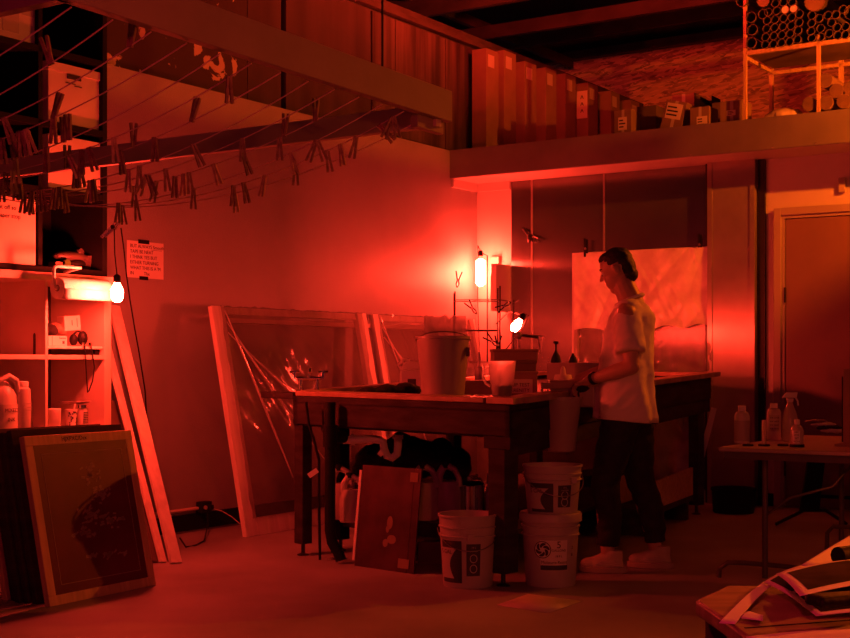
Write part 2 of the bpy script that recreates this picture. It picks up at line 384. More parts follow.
# ================================================================ MEZZANINE STORAGE
tb = [(472, 50), (490, 52), (511, 63), (532, 69), (552, 75), (575, 84), (598, 92), (618, 101)]
tbl = ['tall slim cardboard carton on the ledge, nearest the dark plank wall', 'tall slim cardboard carton, second from the plank wall, small square label near its top',
 'tall slim cardboard carton, third from the plank wall on the ledge', 'tall slim cardboard carton, fourth from the plank wall on the ledge',
 'tall slim cardboard carton just left of the one with a bright label', 'tall cardboard carton with a bright arrow label above a printed label',
 'tall cardboard carton with one printed label at its foot', 'last and shortest-looking tall carton, behind the small labelled box']
for i, ((px, py), lb) in enumerate(zip(tb, tbl)):
    xr0 = .04+.012*i
    p = onL(px, py, xr0); h = p.z-3.0; 
    t = thing('tall_carton', lb, 'box', W(xr0, yr_of(p), 3.0), TH+random.uniform(-.02, .02), 'tall cartons standing in a row on the ledge')
    w = .15
    obj('carton_body', MB().b2((0, 0, 0.001), (w, .22, h)), 'card', t, bevel=.002)
    obj('side_label', MB().b2((w, .03, h-.16), (w+.001, .14, h-.05)), 'labelpale', t)
    if i == 5:
        obj('shipping_label', MB().b2((.02, -.0015, h-.36), (.14, -.0002, h-.08)), 'orangecard', t)
        for k in range(3): text('^', .09, 'arrow_print', t, (.08, -.002, h-.16-.07*k), (PI/2, 0, 0))
    if i in (5, 6):
        obj('printed_label', MB().b2((.02, -.0015, .02), (.14, -.0002, .30)), 'orangecard', t)
        pr = MB()
        for k in range(7): pr.b2((.03, -.0024, .05+k*.033), (.06+.07*random.random(), -.0016, .067+k*.033))
        obj('label_print', pr, 'ink', t)
def cbox(px0, px1, py, yr, d, name, lb, m='card', lab=None, tilt=0, grp=None):
    a = onB(px0, py, yr); b = onB(px1, py, yr); w = (b-a).length; h = a.z-3.0
    t = thing(name, lb, 'box', W(xr_of(a), yr, 3.0 if not tilt else 3.03), TH, grp or 'small boxes on the ledge', tilt=tilt)
    if m == 'open':
        q = MB(); T = .006
        for lo, hi in (((0, 0, 0), (w, T, h*.75)), ((0, d-T, 0), (w, d, h)), ((0, 0, 0), (T, d, h)), ((w-T, 0, 0), (w, d, h)), ((0, 0, 0), (w, d, T))): q.b2(lo, hi)
        obj('crate_body', q, 'black', t)
    else:
        obj('carton_body', MB().b2((0, 0, 0), (w, d, h)), m, t, bevel=.002)
        obj('tape_strip', MB().b2((w*.45, -.001, h*.0+.001), (w*.6, d, h+.0012)), 'labelpale', t) if m == 'card' else None
    if lab:
        x0, x1, z0, z1 = lab
        obj('box_label', MB().b2((w*x0, -.002, h*z0), (w*x1, -.0005, h*z1)), 'orangecard', t)
        pr = MB()
        for k in range(3): pr.b2((w*(x0+.05), -.003, h*(z0+(z1-z0)*(.2+.25*k))), (w*(x0+(x1-x0)*(.5+.4*random.random())), -.0021, h*(z0+(z1-z0)*(.3+.25*k))))
        obj('label_print', pr, 'ink', t)
    return t
cbox(614, 631, 111, -.3, .18, 'small_carton', 'short cardboard box with square label, at the foot of the tall carton row', lab=(.25, .75, .3, .75))
cbox(637, 656, 107, .1, .3, 'small_carton', 'plain dim cardboard box left of the tilted box on the ledge', 'carddark')
cbox(659, 680, 103, -.28, .16, 'small_carton', 'tilted small cardboard box with a bright label on the ledge', lab=(.1, .85, .45, .92), tilt=.25)
cbox(683, 700, 103, .15, .22, 'plastic_crate', 'small black open crate right behind the tilted box', 'open')
cbox(690, 709, 108, -.3, .2, 'small_carton', 'small cardboard box with label, midway between tilted box and rack post', lab=(.35, .9, .15, .6))
cbox(700, 712, 97, .5, .2, 'plastic_crate', 'taller black open crate at the strand board wall', 'open')
cbox(712, 722, 103, .1, .25, 'small_carton', 'narrow dark box left of the carton beside the rack post', 'carddark')
cbox(720, 742, 102, -.3, .22, 'small_carton', 'squarish cardboard carton standing against the rack post', lab=(.3, .7, .45, .65))
cbox(672, 694, 95, .9, .3, 'small_carton', 'low dim carton at the back under the strand board', 'card')
# pipe rack
RY0, RY1 = -.36, .28
rk = thing('storage_rack', 'amber-lit wooden rack holding cardboard tubes above rolls', 'rack', W(2.64, RY0, 3.0), TH)
q = [('upright', (0, 0, 0), (.024, .03, 1.03)), ('upright', (.573, 0, 0), (.597, .03, .63)), ('upright', (0, .61, 0), (.03, .64, 1.03)), ('upright', (.565, .61, .0), (.6, .64, .6)),
     ('upright', (1.5, 0, 0), (1.535, .03, 1.0)), ('shelf_edge', (.03, 0, .545), (1.5, .03, .575)), ('shelf_edge', (.0, .61, .50), (1.5, .64, .53)), ('shelf_board', (.03, .03, .55), (1.5, .61, .56)), ('side_rail', (0.0, .03, .515), (.02, .61, .545))]
for nme, lo, hi in q: obj(nme, MB().b2(lo, hi), 'wood' if nme != 'shelf_board' else 'carddark', rk)
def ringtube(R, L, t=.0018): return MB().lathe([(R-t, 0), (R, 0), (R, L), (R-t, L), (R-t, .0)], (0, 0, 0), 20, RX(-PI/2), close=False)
protos = {}
def tubeat(px, py, R, lb, grp, filled=None, yr=RY0-.02, L=.62):
    p = onB(px, py, yr)
    key = (R, filled, L)
    if key not in protos:
        t = thing('cardboard_tube', lb, 'tube', p, TH, grp)
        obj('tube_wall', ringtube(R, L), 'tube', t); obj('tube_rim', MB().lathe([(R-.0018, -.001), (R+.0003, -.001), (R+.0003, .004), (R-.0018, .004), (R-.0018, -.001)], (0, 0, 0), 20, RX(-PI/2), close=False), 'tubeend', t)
        if filled: obj('end_cap', MB().lathe([(.001, .002), (R-.003, .002), (R-.003, .008), (.001, .008)], (0, 0, 0), 20, RX(-PI/2)), filled, t)
        protos[key] = t
    else:
        t = dup(protos[key], p, None, lb, grp); 
    t.location = p; t['label'] = lb; t['group'] = grp; return t
for i, (x, y) in enumerate([(148, 122), (157, 210), (150, 303)]):
    tubeat(730+x/7.08, y/7.08, .041, ['wide open cardboard tube, topmost of three by the rack post', 'wide open cardboard tube, middle of three by the rack post', 'wide open cardboard tube, lowest of three by the rack post'][i], 'wide tubes by the rack post')
tubeat(730+232/7.08, 98/7.08, .037, 'dim wide tube half hidden beside the narrow tubes', 'wide tubes by the rack post', L=.6)
tubeat(730+83/7.08, 3/7.08, .046, 'wide tube on top of the pile at its left end', 'wide tubes by the rack post')
sm = [(270, 85), (330, 75), (262, 145), (318, 137), (378, 128), (436, 120), (490, 97), (257, 203), (315, 195), (373, 187), (432, 180), (488, 157), (250, 262), (308, 255), (365, 247), (423, 238), (480, 215), (248, 315), (305, 312), (362, 303), (420, 295), (476, 278)]
sm2 = [(578, 107), (576, 163), (572, 220), (630, 128), (578, 268), (692, 107), (748, 103), (717, 158), (757, 193), (817, 187), (800, 65), (640, 200), (700, 235), (760, 250), (640, 262), (815, 245)]
sm3 = [(378, 15), (440, 15), (320, 22)]
rows = [[(270, 85), (330, 75), (490, 97)], [(262, 145), (318, 137), (378, 128), (436, 120), (488, 157)], [(257, 203), (315, 195), (373, 187), (432, 180), (480, 215)], [(250, 262), (308, 255), (365, 247), (423, 238), (476, 278)], [(248, 315), (305, 312), (362, 303), (420, 295)]]
RN = ['top', 'second', 'third', 'fourth', 'bottom']; NTH = ['first', 'second', 'third', 'fourth', 'fifth']
for ri, row in enumerate(rows):
    for ci, (x, y) in enumerate(row): tubeat(730+x/7.08, y/7.08, .0305, 'narrow cardboard tube, %s row of the left honeycomb pile, %s from left' % (RN[ri], NTH[ci]), 'narrow tubes piled in the rack')
S2 = ['topmost in the upright column right of the honeycomb', 'second down in the column right of the honeycomb', 'third down in the column right of the honeycomb', 'beside the topmost of the right column', 'lowest in the column right of the honeycomb', 'left of the top pair in the right pile', 'right of the top pair in the right pile', 'directly under the top pair in the right pile', 'right of and below the top pair in the right pile', 'at the far right edge of the right pile', 'just below the wide tube edge at top right', 'in the gap between column and right pile, upper', 'on the shelf below the top pair', 'on the shelf under the rightmost tubes', 'in the gap between column and right pile, lower', 'at the picture edge, lowest on the shelf']
for (x, y), s in zip(sm2, S2): tubeat(730+x/7.08, y/7.08, .0305, 'narrow cardboard tube '+s, 'narrow tubes piled loosely at right')
for (x, y), s in zip(sm3, ('just above the left capped tube', 'just above the right capped tube', 'above and left of the capped tubes')): tubeat(730+x/7.08, y/7.08, .0305, 'narrow open cardboard tube '+s, 'narrow tubes above the capped ones')
tubeat(730+390/7.08, 68/7.08, .0305, 'narrow tube with bright orange end cap, left of the two', 'capped tubes', 'rolltow')
tubeat(730+450/7.08, 60/7.08, .0305, 'narrow tube with bright orange end cap, right of the two', 'capped tubes', 'rolltow')
tubeat(730+600/7.08, 5/7.08, .078, 'very wide dim drum end lying on top of the tube pile', 'drums on the tube pile', 'card')
tubeat(730+235/7.08, 2/7.08, .05, 'dim red-ended drum on top of the tube pile near the left', 'drums on the tube pile', 'card')
tubeat(730+860/7.08, 85/7.08, .055, 'wide open tube at the right edge of the pile', 'wide tubes by the rack post', L=.58)
# paper rolls on the slab
rl = [(640, 215, 'paper roll resting on top of the others, left', 0), (717, 287, 'paper roll in the middle row, right of the topmost', 0), (645, 372, 'lowest paper roll just right of the second rack post', 0),
      (770, 362, 'lowest paper roll second from the rack post', 0), (818, 270, 'paper roll at the picture edge in the middle row', 0), (525, 383, 'paper roll left of the second rack post, partly behind it', 0)]
for x, y, lb, k in rl:
    px, py = 735+x/7.087, 50+y/7.087
    p = onB(px, py, RY0+.02)
    t = thing('paper_roll', lb, 'roll', p, TH, 'paper rolls under the rack shelf')
    obj('roll_body', MB().lathe([(.054, 0), (.054, .55)], (0, 0, 0), 24, RX(-PI/2)), 'card', t)
    obj('roll_end', MB().lathe([(.001, -.002), (.051, -.002), (.051, 0.0), (.001, 0)], (0, 0, 0), 24, RX(-PI/2)), 'rollend', t)
    obj('end_crease', MB().box((0, -.004, 0), (.05, .003, .006), RY(random.uniform(-1, 1))), 'carddark', t)
p = onB(783, 113, RY0+.12)
bg = remesh(MB().ell((0, 0, .06), (.13, .10, .06)).ell((-.06, 0, .05), (.09, .09, .05)).ell((.08, .01, .055), (.07, .09, .055)), .008, 3, lambda c: .006*noise.noise(c*30))
p.z = 3.0; single('plastic_bag', bg, 'film2', p, 'crumpled clear plastic bag lying below the tubes', 'bag', TH)

# ================================================================ DRYING RACK WITH LINES
zb = 2.05
Fc = V(((443-CX)/FPX*4.9, 4.9, 0)); 
ra = V((-.51, -.86, 0)).normalized(); rb = V((-.836, .549, 0))    # towards camera, towards left
hgt = .115
def rk3(a, b, z): q = Fc+ra*a+rb*b; q.z = z; return q
base = rk3(0, 0, zb)
dk = thing('drying_rack', 'large hanging wooden frame strung with drying lines', 'drying rack', base, 0)
def rbar(nm, a, b, w, h, m='rackwood'):
    return obj(nm, MB(base).bar(a, b, w, h), m, dk, bevel=.002)
h2 = hgt/2
rbar('long_beam', rk3(-.04, 0, zb+h2), rk3(1.92, 0, zb+h2), .035, hgt)
rbar('long_beam', rk3(-.04, 2.7, zb+h2), rk3(1.92, 2.7, zb+h2), .035, hgt)
rbar('end_beam', rk3(0.03, .0, zb+.015), rk3(.03, 2.7, zb+.015), .035, .085, 'litrack')  # stronger light on this beam is put into a lighter copy of the wood
rbar('end_beam', rk3(1.89, .0, zb+h2), rk3(1.89, 2.7, zb+h2), .035, hgt)
rbar('corner_block', rk3(-.03, .03, zb-.02), rk3(.16, .03, zb-.02), .03, .05)
STR = []
N = 13
for k in range(N):
    a = .10+k*(1.75/(N-1)); L = 2.66; h = .235+.012*((k*7) % 3)
    def pt(u, a=a, L=L, h=h): 
        q = Fc+ra*a+rb*(.02+u*L); q.z = zb-.003-4*h*u*(1-u); return q
    STR.append(pt)
    obj('drying_line', MB(base).tube([pt(u/28) for u in range(29)], .0021, 5), 'rope', dk)
for a, b in ((.42, 0), (.42, 2.7), (1.7, 0), (1.7, 2.7)):
    q0 = rk3(a, b, zb+hgt); q1 = q0.copy(); q1.z = 4.6
    obj('hanging_cord', MB(base).tube([q0, q1], .004, 6), 'blackrub', dk)
# clothespins: (x, y of the grip, u = standing up on the line / d = hanging, tilt)
pins = [(112,135,'d',.1),(134,154,'u',0),(156,139,'d',0),(122,159,'d',.1),(138,160,'d',0),(129,175,'d',0),(134,184,'d',0),(136,197,'d',.1),(118,198,'d',-.1),(123,199,'d',.1),(147,176,'d',-.4),(149,176,'d',.4),
 (156,182,'d',-.2),(166,169,'d',.1),(176,177,'d',0),(183,174,'d',-.05),(188,173,'d',.1),(193,189,'d',0),(193,131,'u',-.35),(195,150,'d',.4),(212,164,'d',.35),(231,86,'d',0),(242,133,'d',.05),(245,154,'d',.35),
 (232,186,'d',0),(235,188,'d',.1),(243,182,'d',.2),(315,119,'u',0),(284,137,'u',-.15),(280,139,'d',0),(290,142,'d',.3),(314,134,'d',-.35),(317,134,'d',.35),(357,138,'d',-.2),(329,152,'d',.15),(341,147,'d',.15),
 (378,125,'d',.8),(390,118,'d',-.4),(393,117,'d',.2),(296,166,'d',0),(266,176,'d',-.2),
 (53,116,'u',-.4),(62,139,'u',0),(71,141,'u',0.05),(54,126,'d',0),(68,147,'d',.45),(80,143,'d',-.05),(89,143,'d',.3),(76,173,'d',0),(80,172,'d',.2),(90,180,'d',-.1),(93,180,'d',.15),(60,183,'d',0),(64,181,'d',.1),(67,173,'u',0),(56,190,'d',-.2),
 (47,154,'d',0),(42,187,'d',.15),(38,187,'d',0),(34,186,'d',-.15),(28,160,'u',0),(16,182,'d',0),(20,181,'d',.05),(24,182,'d',-.1),(7,174,'d',0),(12,173,'d',.1),(5,125,'d',.35),(10,128,'d',.3),(17,132,'d',0),(22,133,'d',.1),(27,136,'d',.3),(3,150,'d',.1),(50,56,'u',.3),(132,50,'u',-.2),(30,188,'d',.1),(14,150,'d',.05),(1,180,'d',0)]
def pinmesh(pale):
    q = MB()
    for s in (-1, 1):
        a0 = V((s*.0045, 0, .006)); a1 = V((s*.0055, 0, -.028)); a2 = V((s*.0095, 0, -.076))
        q.bar(a0, a1, .0075, .0095, (0, 1, 0)); q.bar(a1, a2, .0085, .0095, (0, 1, 0))
    q.tube([V((.0075*math.cos(t), .0062*math.sin(t), -.027+.0006*t)) for t in [i*.6 for i in range(22)]], .0012, 5)
    return q
pm = {}
used = {}
PINS = []
for i, (x, y, o, tl) in enumerate(pins):
    best = None
    for k, fn in enumerate(STR):
        for j in range(4, 297):
            q = fn(j/300)
            if q.y < .5: continue
            sx = CX+q.x/q.y*FPX
            if abs(sx-x) > 2.0: continue
            sy = HY-(q.z-EYE)/q.y*FPX; e = abs(sy-y)+.3*abs(sx-x)
            if (k, round(j/5)) in used: e += 6
            if best is None or e < best[0]: best = (e, k, j, q)
    e, k, j, q = best; used[(k, round(j/5))] = 1
    if x < 110 and x >= 35 or x < 35: reg = 'crowded cluster at the picture left'; 
    pale = i % 5 == 0
    if pale not in pm:
        pm[pale] = obj('clothespin', pinmesh(pale), 'pinpale' if pale else 'pin'); o_ = pm[pale]
    else: o_ = pm[pale].copy(); COL.objects.link(o_)
    o_.location = q+V((0, 0, -.003 if o == 'd' else .003)); o_.rotation_euler = (random.uniform(-.06, .06), -tl+(PI if o == 'u' else 0), random.uniform(-.7, .7))
    PINS.append((x, y, o_, pale, o)); continue
    side = 'in the crowded row at the picture left' if x < 35 else 'in front of the black shelves' if x < 106 else 'before the red wall, near the taped note' if x < 215 else 'before the bare red wall, right half of the lines' if x < 345 else 'near the far corner of the frame'
    lb = '%s clothespin %s a drying line %s' % ('pale wooden' if pale else 'dark wooden', 'hanging from' if o == 'd' else 'standing up on', side)
    tag(o_, lb, 'clothespin', 'clothespins on the drying lines: '+lb)

ORD = ['leftmost', 'second from left', 'third from left', 'fourth from left', 'fifth from left', 'sixth from left', 'seventh from left', 'eighth from left', 'ninth from left', 'tenth from left', 'eleventh from left', 'twelfth from left', 'thirteenth from left', 'fourteenth from left', 'fifteenth from left', 'sixteenth from left', 'seventeenth from left', 'eighteenth from left', 'nineteenth from left', 'twentieth from left']
regs = {}
for x, y, o_, pale, ori in PINS:
    r = 'at the picture left edge' if x < 35 else 'before the black shelves, high' if x < 106 and y < 165 else 'before the black shelves, low' if x < 106 else 'before the red wall, low' if x < 215 and y > 165 else 'before the red wall, high' if x < 215 else 'right half of the lines' if x < 345 else 'near the far frame corner'
    regs.setdefault((r, pale, ori), []).append((x, o_))
for (r, pale, ori), ls in regs.items():
    ls.sort(key=lambda q: q[0])
    for i, (x, o_) in enumerate(ls):
        tag(o_, '%s clothespin %s %s, %s of its kind there' % ('pale' if pale else 'dark', 'hanging' if ori == 'd' else 'upright', r, ORD[i]), 'clothespin', 'clothespins on the drying lines')

# ================================================================ LEFT SHELVING
SX = .45; yE = -4.92
def zz(py, Y): return EYE-(py-HY)/FPX*Y
bs = thing('cube_shelf', 'black cube shelving standing on the pale cabinet by the wall', 'shelf', W(0.01, yE, 1.645), TH)
def sb(nm, par, lo, hi, m): return obj(nm, MB().b2(lo, hi), m, par, bevel=.0015)
sb('side_panel', bs, (0, -.035, 0), (.44, 0, 2.3), 'black'); 
for yv in (-.475, -.92, -1.4): sb('divider', bs, (0, yv-.03, .04), (.44, yv, 2.3), 'black')
for zv in (0, .44, .81, 1.215, 1.62, 2.02): sb('shelf_board', bs, (0, -1.9, zv), (.44, -.035, zv+.035), 'black')
sb('back_panel', bs, (-.005, -1.9, 0), (0.002, -.035, 2.3), 'black')
def filebox(px0, px1, pyt, zb, nm, lb, inset=.02, m='orangecard', lid=True, cat='box'):
    a = onL(px0, pyt, SX-inset); b = onL(px1, pyt, SX-inset); w = (b-a).length; h = (zz(pyt, (a.y+b.y)/2) if 0 else a.z)-zb
    ztop = a.z
    t = thing(nm, lb, cat, W(.06, yr_of(a), zb), TH); d = SX-inset-.06
    h = min(ztop, b.z+.05)-zb
    return t, w, d, h
# file box with lid, handle hole
t, w, d, h = filebox(48.5, 99, 60, 2.497, 'file_box', 'white lidded file box with dark handle slot on the black shelf')
h = .335; w = .385
obj('box_body', MB().b2((.01, .005, 0), (d-.006, w-.005, h-.04)), 'orangecard', t, bevel=.003)
obj('lid', MB().b2((0, 0, h-.05), (d, w, h)), 'orangecard', t, bevel=.003)
obj('handle_slot', MB().b2((d-.004, w*.36, h-.078), (d+.0015, w*.62, h-.052)), 'ink', t)
obj('label_lines', MB().b2((d-.004, w*.33, h-.105), (d-.0045+.0015, w*.52, h-.1)).b2((d-.004, w*.5, h-.115), (d-.003, w*.64, h-.11)), 'ink', t)
t, w, d, h = filebox(48.5, 99, 138, 2.123, 'file_box', 'plain white file box directly below the lidded one')
obj('box_body', MB().b2((0, 0, 0), (d, .385, .30)), 'orangecard', t, bevel=.003)
# open-topped white carton with writing at lower left
a = onL(36, 262, SX-.01)
t = thing('file_box', 'white file box with handwriting at the left edge, bottom cubby', 'box', W(.06, yr_of(a)-.40, 1.682), TH)
obj('box_body', MB().b2((0, 0, 0), (.38, .40, .36)), 'orangecard', t, bevel=.003)
for i, s in enumerate(('cut off so', 'of paper stop')): text(s, .035, 'handwriting', t, (.3815, .20, .30-.045*i), (PI/2, 0, PI/2))
# papers at top left
a = onL(38, 45, SX-.03)
t = thing('paper_carton', 'white carton printed with faint blocks, top left cubby', 'box', W(.08, yr_of(a)-.36, 2.897), TH)
obj('carton_body', MB().b2((0, 0, 0), (.34, .36, .28)), 'orangecard', t, bevel=.002)
obj('print_panel', MB().b2((.3401, .12, .04), (.342, .23, .27)), 'labelpale', t); obj('print_panel', MB().b2((.3401, .25, .15), (.342, .34, .22)), 'labelpale', t)
# sander on bottom board
p = onL(76, 262, SX-.08); p.z = 1.681
t = thing('power_tool', 'grey handheld power tool lying on the lowest black shelf board', 'tool', W(SX-.12, yr_of(p), 1.681), TL)
obj('tool_body', MB().ell((0, 0, .075), (.13, .05, .032)), 'gmetal', t); obj('tool_base', MB().ell((.02, 0, .035), (.075, .06, .035)), 'blackrub', t)
obj('dial', MB().lathe([(.022, 0), (.022, .015)], (-.085, -.055, .03), 16, RX(PI/2)), 'chrome', t)
obj('knob', MB().lathe([(.02, -.03), (.024, .02), (.018, .03)], (.055, 0, .10), 14, RX(1.2)), 'gmetal', t); obj('dust_port', MB().hexa([(.07, -.03, .0), (.12, -.03, .0), (.12, .03, 0), (.07, .03, 0), (.06, -.03, .085), (.13, -.03, .09), (.13, .03, .09), (.06, .03, .085)]), 'gmetal', t)
p = onL(56, 262, SX-.05); single('small_carton', MB().b2((0, 0, 0), (.06, .05, .035)), 'card', W(SX-.11, yr_of(p), 1.681), 'tiny cardboard box left of the power tool', 'box', TH)

# pale cabinet
cb = thing('open_cabinet', 'pale open wooden cabinet under the black shelving', 'cabinet', W(0.01, yE, 0), TH)
SD = .46
sb('side_panel', cb, (0, -.04, 0), (SD, 0.012, 1.60), 'cabinet')
sb('top_board', cb, (0, -1.9, 1.60), (SD+.02, .012, 1.643), 'cabinet')
for yv in (-.455, -.92, -1.4): sb('divider', cb, (0, yv-.018, .02), (SD, yv, 1.6), 'cabinet')
sb('shelf_board', cb, (0, -1.9, 1.165), (SD, -.04, 1.19), 'cabinet'); sb('shelf_board', cb, (0, -1.9, .755), (SD, -.04, .78), 'cabinet'); sb('shelf_board', cb, (0, -1.9, .38), (SD, -.04, .40), 'cabinet')
sb('tray_board', cb, (.05, -.45, 1.225), (SD-.01, -.045, 1.24), 'palewood'); 
sb('back_panel', cb, (-.004, -1.9, 0), (0.004, -.04, 1.6), 'cabin')
sb('tape_label', cb, (SD, -.472, 1.45), (SD+.001, -.456, 1.56), 'white')
def onshelf(px, xr, z):   # point at pixel column px on the plane xr with height z
    p = onL(px, 362, xr); p.z = z; return p
# upper right compartment things, standing on the tray board
ztr = 1.241
t = thing('carton', 'bright white carton tipped on top of the flat cabinet box', 'box', onshelf(65, SD-.10, ztr+.085), TL-.1, tilt=-.08)
obj('carton_body', MB().b2((0, 0, 0), (.11, .07, .085)), 'white', t, bevel=.002); obj('print_mark', MB().b2((.05, -.001, .03), (.054, -.0002, .06)).b2((.085, -.001, .02), (.088, -.0002, .07)), 'labelblack', t)
t = thing('carton', 'flat white box with small print under the tipped carton', 'box', onshelf(48.5, SD-.06, ztr), TL)
obj('carton_body', MB().b2((0, 0, 0), (.135, .09, .056)), 'white', t, bevel=.002)
text('Stanton', .016, 'print', t, (.10, -.001, .044), (PI/2, 0, 0)); obj('print_mark', MB().b2((.025, -.001, .002), (.027, -.0002, .054)).b2((.1, -.001, .012), (.115, -.0002, .028)), 'labelblack', t)
for i, (px, zz0, s) in enumerate(((50, .075, .05), (56, .085, .045), (60, .07, .04))):
    bl = remesh(MB().ell((0, 0, 0), (s, s*.8, s*.7)), .006, 2, lambda c: .012*noise.noise(c*25))
    single('crumpled_rag', bl, 'card' if i else 'blackcloth', onshelf(px, SD-.14, ztr+zz0+.02), ['dark bundle stuffed left of the tipped carton', 'crumpled brown paper between divider and tipped carton', 'small crumpled paper right behind the tipped carton'][i], 'rag')
hp = thing('headphones', 'dark ear defenders with cord hanging over the tray edge', 'headphones', onshelf(82, SD-.02, ztr), TL)
obj('ear_cup', MB().ell((0.005, 0, .045), (.032, .025, .042)), 'blackrub', hp); obj('ear_cup', MB().ell((-.045, .02, .035), (.025, .022, .034)), 'blackrub', hp)
obj('headband', MB().tube([(-.045+.05*u, .02-.02*u, .065+.02*math.sin(PI*u)) for u in [i/8 for i in range(9)]], .006, 8), 'blackrub', hp)
obj('clip', MB().b2((-.022, -.035, -.015), (-.01, -.02, .02)), 'chrome', hp); obj('clip', MB().b2((.03, -.035, -.015), (.042, -.02, .02)), 'chrome', hp)
obj('cord', MB().tube([(-.016, -.04, 0), (-.014, -.045, -.08), (-.005, -.045, -.2), (.004, -.042, -.265), (.014, -.042, -.255), (.038, -.045, -.2), (.052, -.045, -.12), (.04, -.04, -.03), (.036, -.035, 0)], .0035, 6), 'blackrub', hp)
single('socket_block', MB().b2((0, 0, 0), (.06, .03, .03)), 'blackrub', onshelf(95, SD-.03, 1.192), 'small dark block on the shelf at the cabinet right side', 'block', TL)
single('paint_can', MB().lathe([(.016, 0), (.016, .11), (.012, .12)]), 'cabin', onshelf(36, SD-.08, 1.191), 'slim dark upright canister in the upper left cabinet bay', 'can')
# lower bays
zl = .781
def bottle_prof(r, h, nr, nh, sh=.8): return [(r*.92, 0), (r, .008), (r, h*sh), (r*.8, h*(sh+.06)), (nr, h*(sh+.1)), (nr, h-.02), (nr*1.15, h-.02), (nr*1.15, h), (.001, h)]
t = thing('plastic_bottle', 'tall amber-lit white bottle with faint print in lower left bay', 'bottle', onshelf(22, SD-.02, zl), TL)
obj('bottle_body', MB().lathe([(.043, 0), (.046, .01), (.046, .20), (.044, .222), (.03, .235), (.03, .24)]), 'milky', t); obj('cap', MB().lathe([(.034, .236), (.034, .262), (.03, .265), (.001, .265)]), 'white', t)
obj('print', MB().b2((-.03, -.047, .12), (.03, -.0463, .126)).b2((-.026, -.047, .106), (.03, -.0463, .11)).b2((-.02, -.047, .14), (.028, -.0463, .146)), 'label_pale' if 0 else 'labelpale', t)
t = thing('plastic_bottle', 'narrow amber bottle tucked behind the tall white bottle', 'bottle', onshelf(31, SD-.12, zl), TL)
obj('bottle_body', MB().lathe(bottle_prof(.03, .2, .014, .03)), 'amberb', t)
t = thing('plastic_jug', 'big pale jug with curved handle at the left picture edge', 'jug', onshelf(0, SD-.06, zl), TL)
obj('jug_body', MB().lathe([(.085, 0), (.09, .01), (.09, .10), (.085, .19), (.06, .24), (.025, .27), (.025, .29), (.001, .29)]), 'milky', t, bevel=0)
obj('handle', MB().tube([(-.05, -.06, .27), (.0, -.07, .295), (.05, -.07, .27), (.082, -.05, .20)], [.014, .016, .016, .012], 10), 'milky', t)
obj('jug_label', MB().lathe([(.0915, .0), (.0915, .13)], (0, 0, .012), 28, close=False), 'labelpale', t)
text('MIXED', .03, 'label_print', t, (.0, -.095, .11), (PI/2, 0, 0)); text('INK', .03, 'label_print', t, (.0, -.095, .06), (PI/2, 0, 0))
t = thing('jar', 'squat white screw-top tub in the lower right bay', 'jar', onshelf(54.5, SD-.05, zl), TL)
obj('jar_body', MB().lathe([(.034, 0), (.036, .004), (.036, .085), (.034, .09)]), 'milky', t); obj('lid', MB().lathe([(.036, .088), (.036, .105), (.033, .108), (.001, .108)]), 'white', t)
t = thing('paper_cup', 'flared printed cup next to the squat white tub', 'cup', onshelf(71, SD-.05, zl), TL)
obj('cup_body', MB().lathe([(.024, 0), (.036, .10), (.034, .10), (.022, .004), (.001, .004)]), 'white', t); obj('brush', MB().tube([(0, 0, .01), (.03, 0, .13)], .004, 6), 'palewood', t)
pr = MB()
for k in range(26):
    an = random.uniform(-2.9, -.3); z = random.uniform(.012, .09); r = .0245+.012*z/.1
    pr.box((r*math.cos(an), r*math.sin(an), z), (.008, .002, .006), RZ(an+PI/2))
obj('printed_specks', pr, 'labelblack', t)
t = thing('jar', 'labelled glass jar behind and right of the printed cup', 'jar', onshelf(82.5, SD-.06, zl), TL)
obj('jar_body', MB().lathe([(.026, 0), (.028, .006), (.028, .09), (.022, .1), (.022, .105)]), 'milky', t); obj('lid', MB().lathe([(.026, .104), (.026, .122), (.001, .122)]), 'chrome', t)
pr = MB()
for k in range(7): pr.box((0, -.0282, .02+k*.01), (.03+.01*random.random(), .002, .004))
obj('label_print', pr, 'labelblack', t)
single('saucer', MB().lathe([(.03, 0), (.07, .008), (.085, .016), (.083, .018), (.03, .004), (.001, .004)]), 'tub', onshelf(76, SD-.12, zl+.125), 'shallow dish balanced on the jars in the lower right bay', 'dish')
single('pie_tin', MB().lathe([(.04, 0), (.06, .02), (.058, .02), (.03, .004), (.001, .004)]), 'wire', onshelf(68, SD-.16, zl+.125), 'small metal tin beside the shallow dish', 'tin')
single('carton', MB().b2((-.12, 0, 0), (.1, .2, .1)), 'labelpale', onshelf(10, SD-.14, .402), 'pale box on the lowest cabinet shelf at the left edge', 'box', TL)
# paper towel roll and its holder
p0 = onshelf(57, .60, 1.552); p1 = onshelf(106, .60, 1.552)
L = (p1-p0).length
t = thing('towel_holder', 'pale bent bracket carrying the paper towel roll', 'holder', p0, TL)
pa = [(-.01, 0, 0), (-.02, 0, .02), (-.022, 0, .10), (-.015, 0, .115), (.0, 0, .12), (.17, 0, .12)]
obj('bracket', MB().tube(pa, .009, 10), 'palewood', t); obj('spindle', MB().tube([(-.012, 0, 0), (L+.01, 0, 0)], .012, 10), 'palewood', t); obj('mount', MB().tube([(.16, 0, .12), (.16, .12, .10)], .009, 8), 'palewood', t)
t = thing('paper_towel_roll', 'white paper towel roll hanging beside the glowing bulb', 'paper towel', p0, TL)
obj('roll', MB().lathe([(.018, .002), (.058, .002), (.06, .004), (.06, L-.004), (.058, L-.002), (.018, L-.002), (.018, .002)], (0, 0, 0), 30, RY(PI/2), close=False), 'rolltow', t)
obj('core', MB().lathe([(.014, 0), (.018, 0), (.018, L), (.014, L), (.014, 0)], (0, 0, 0), 20, RY(PI/2), close=False), 'card', t)
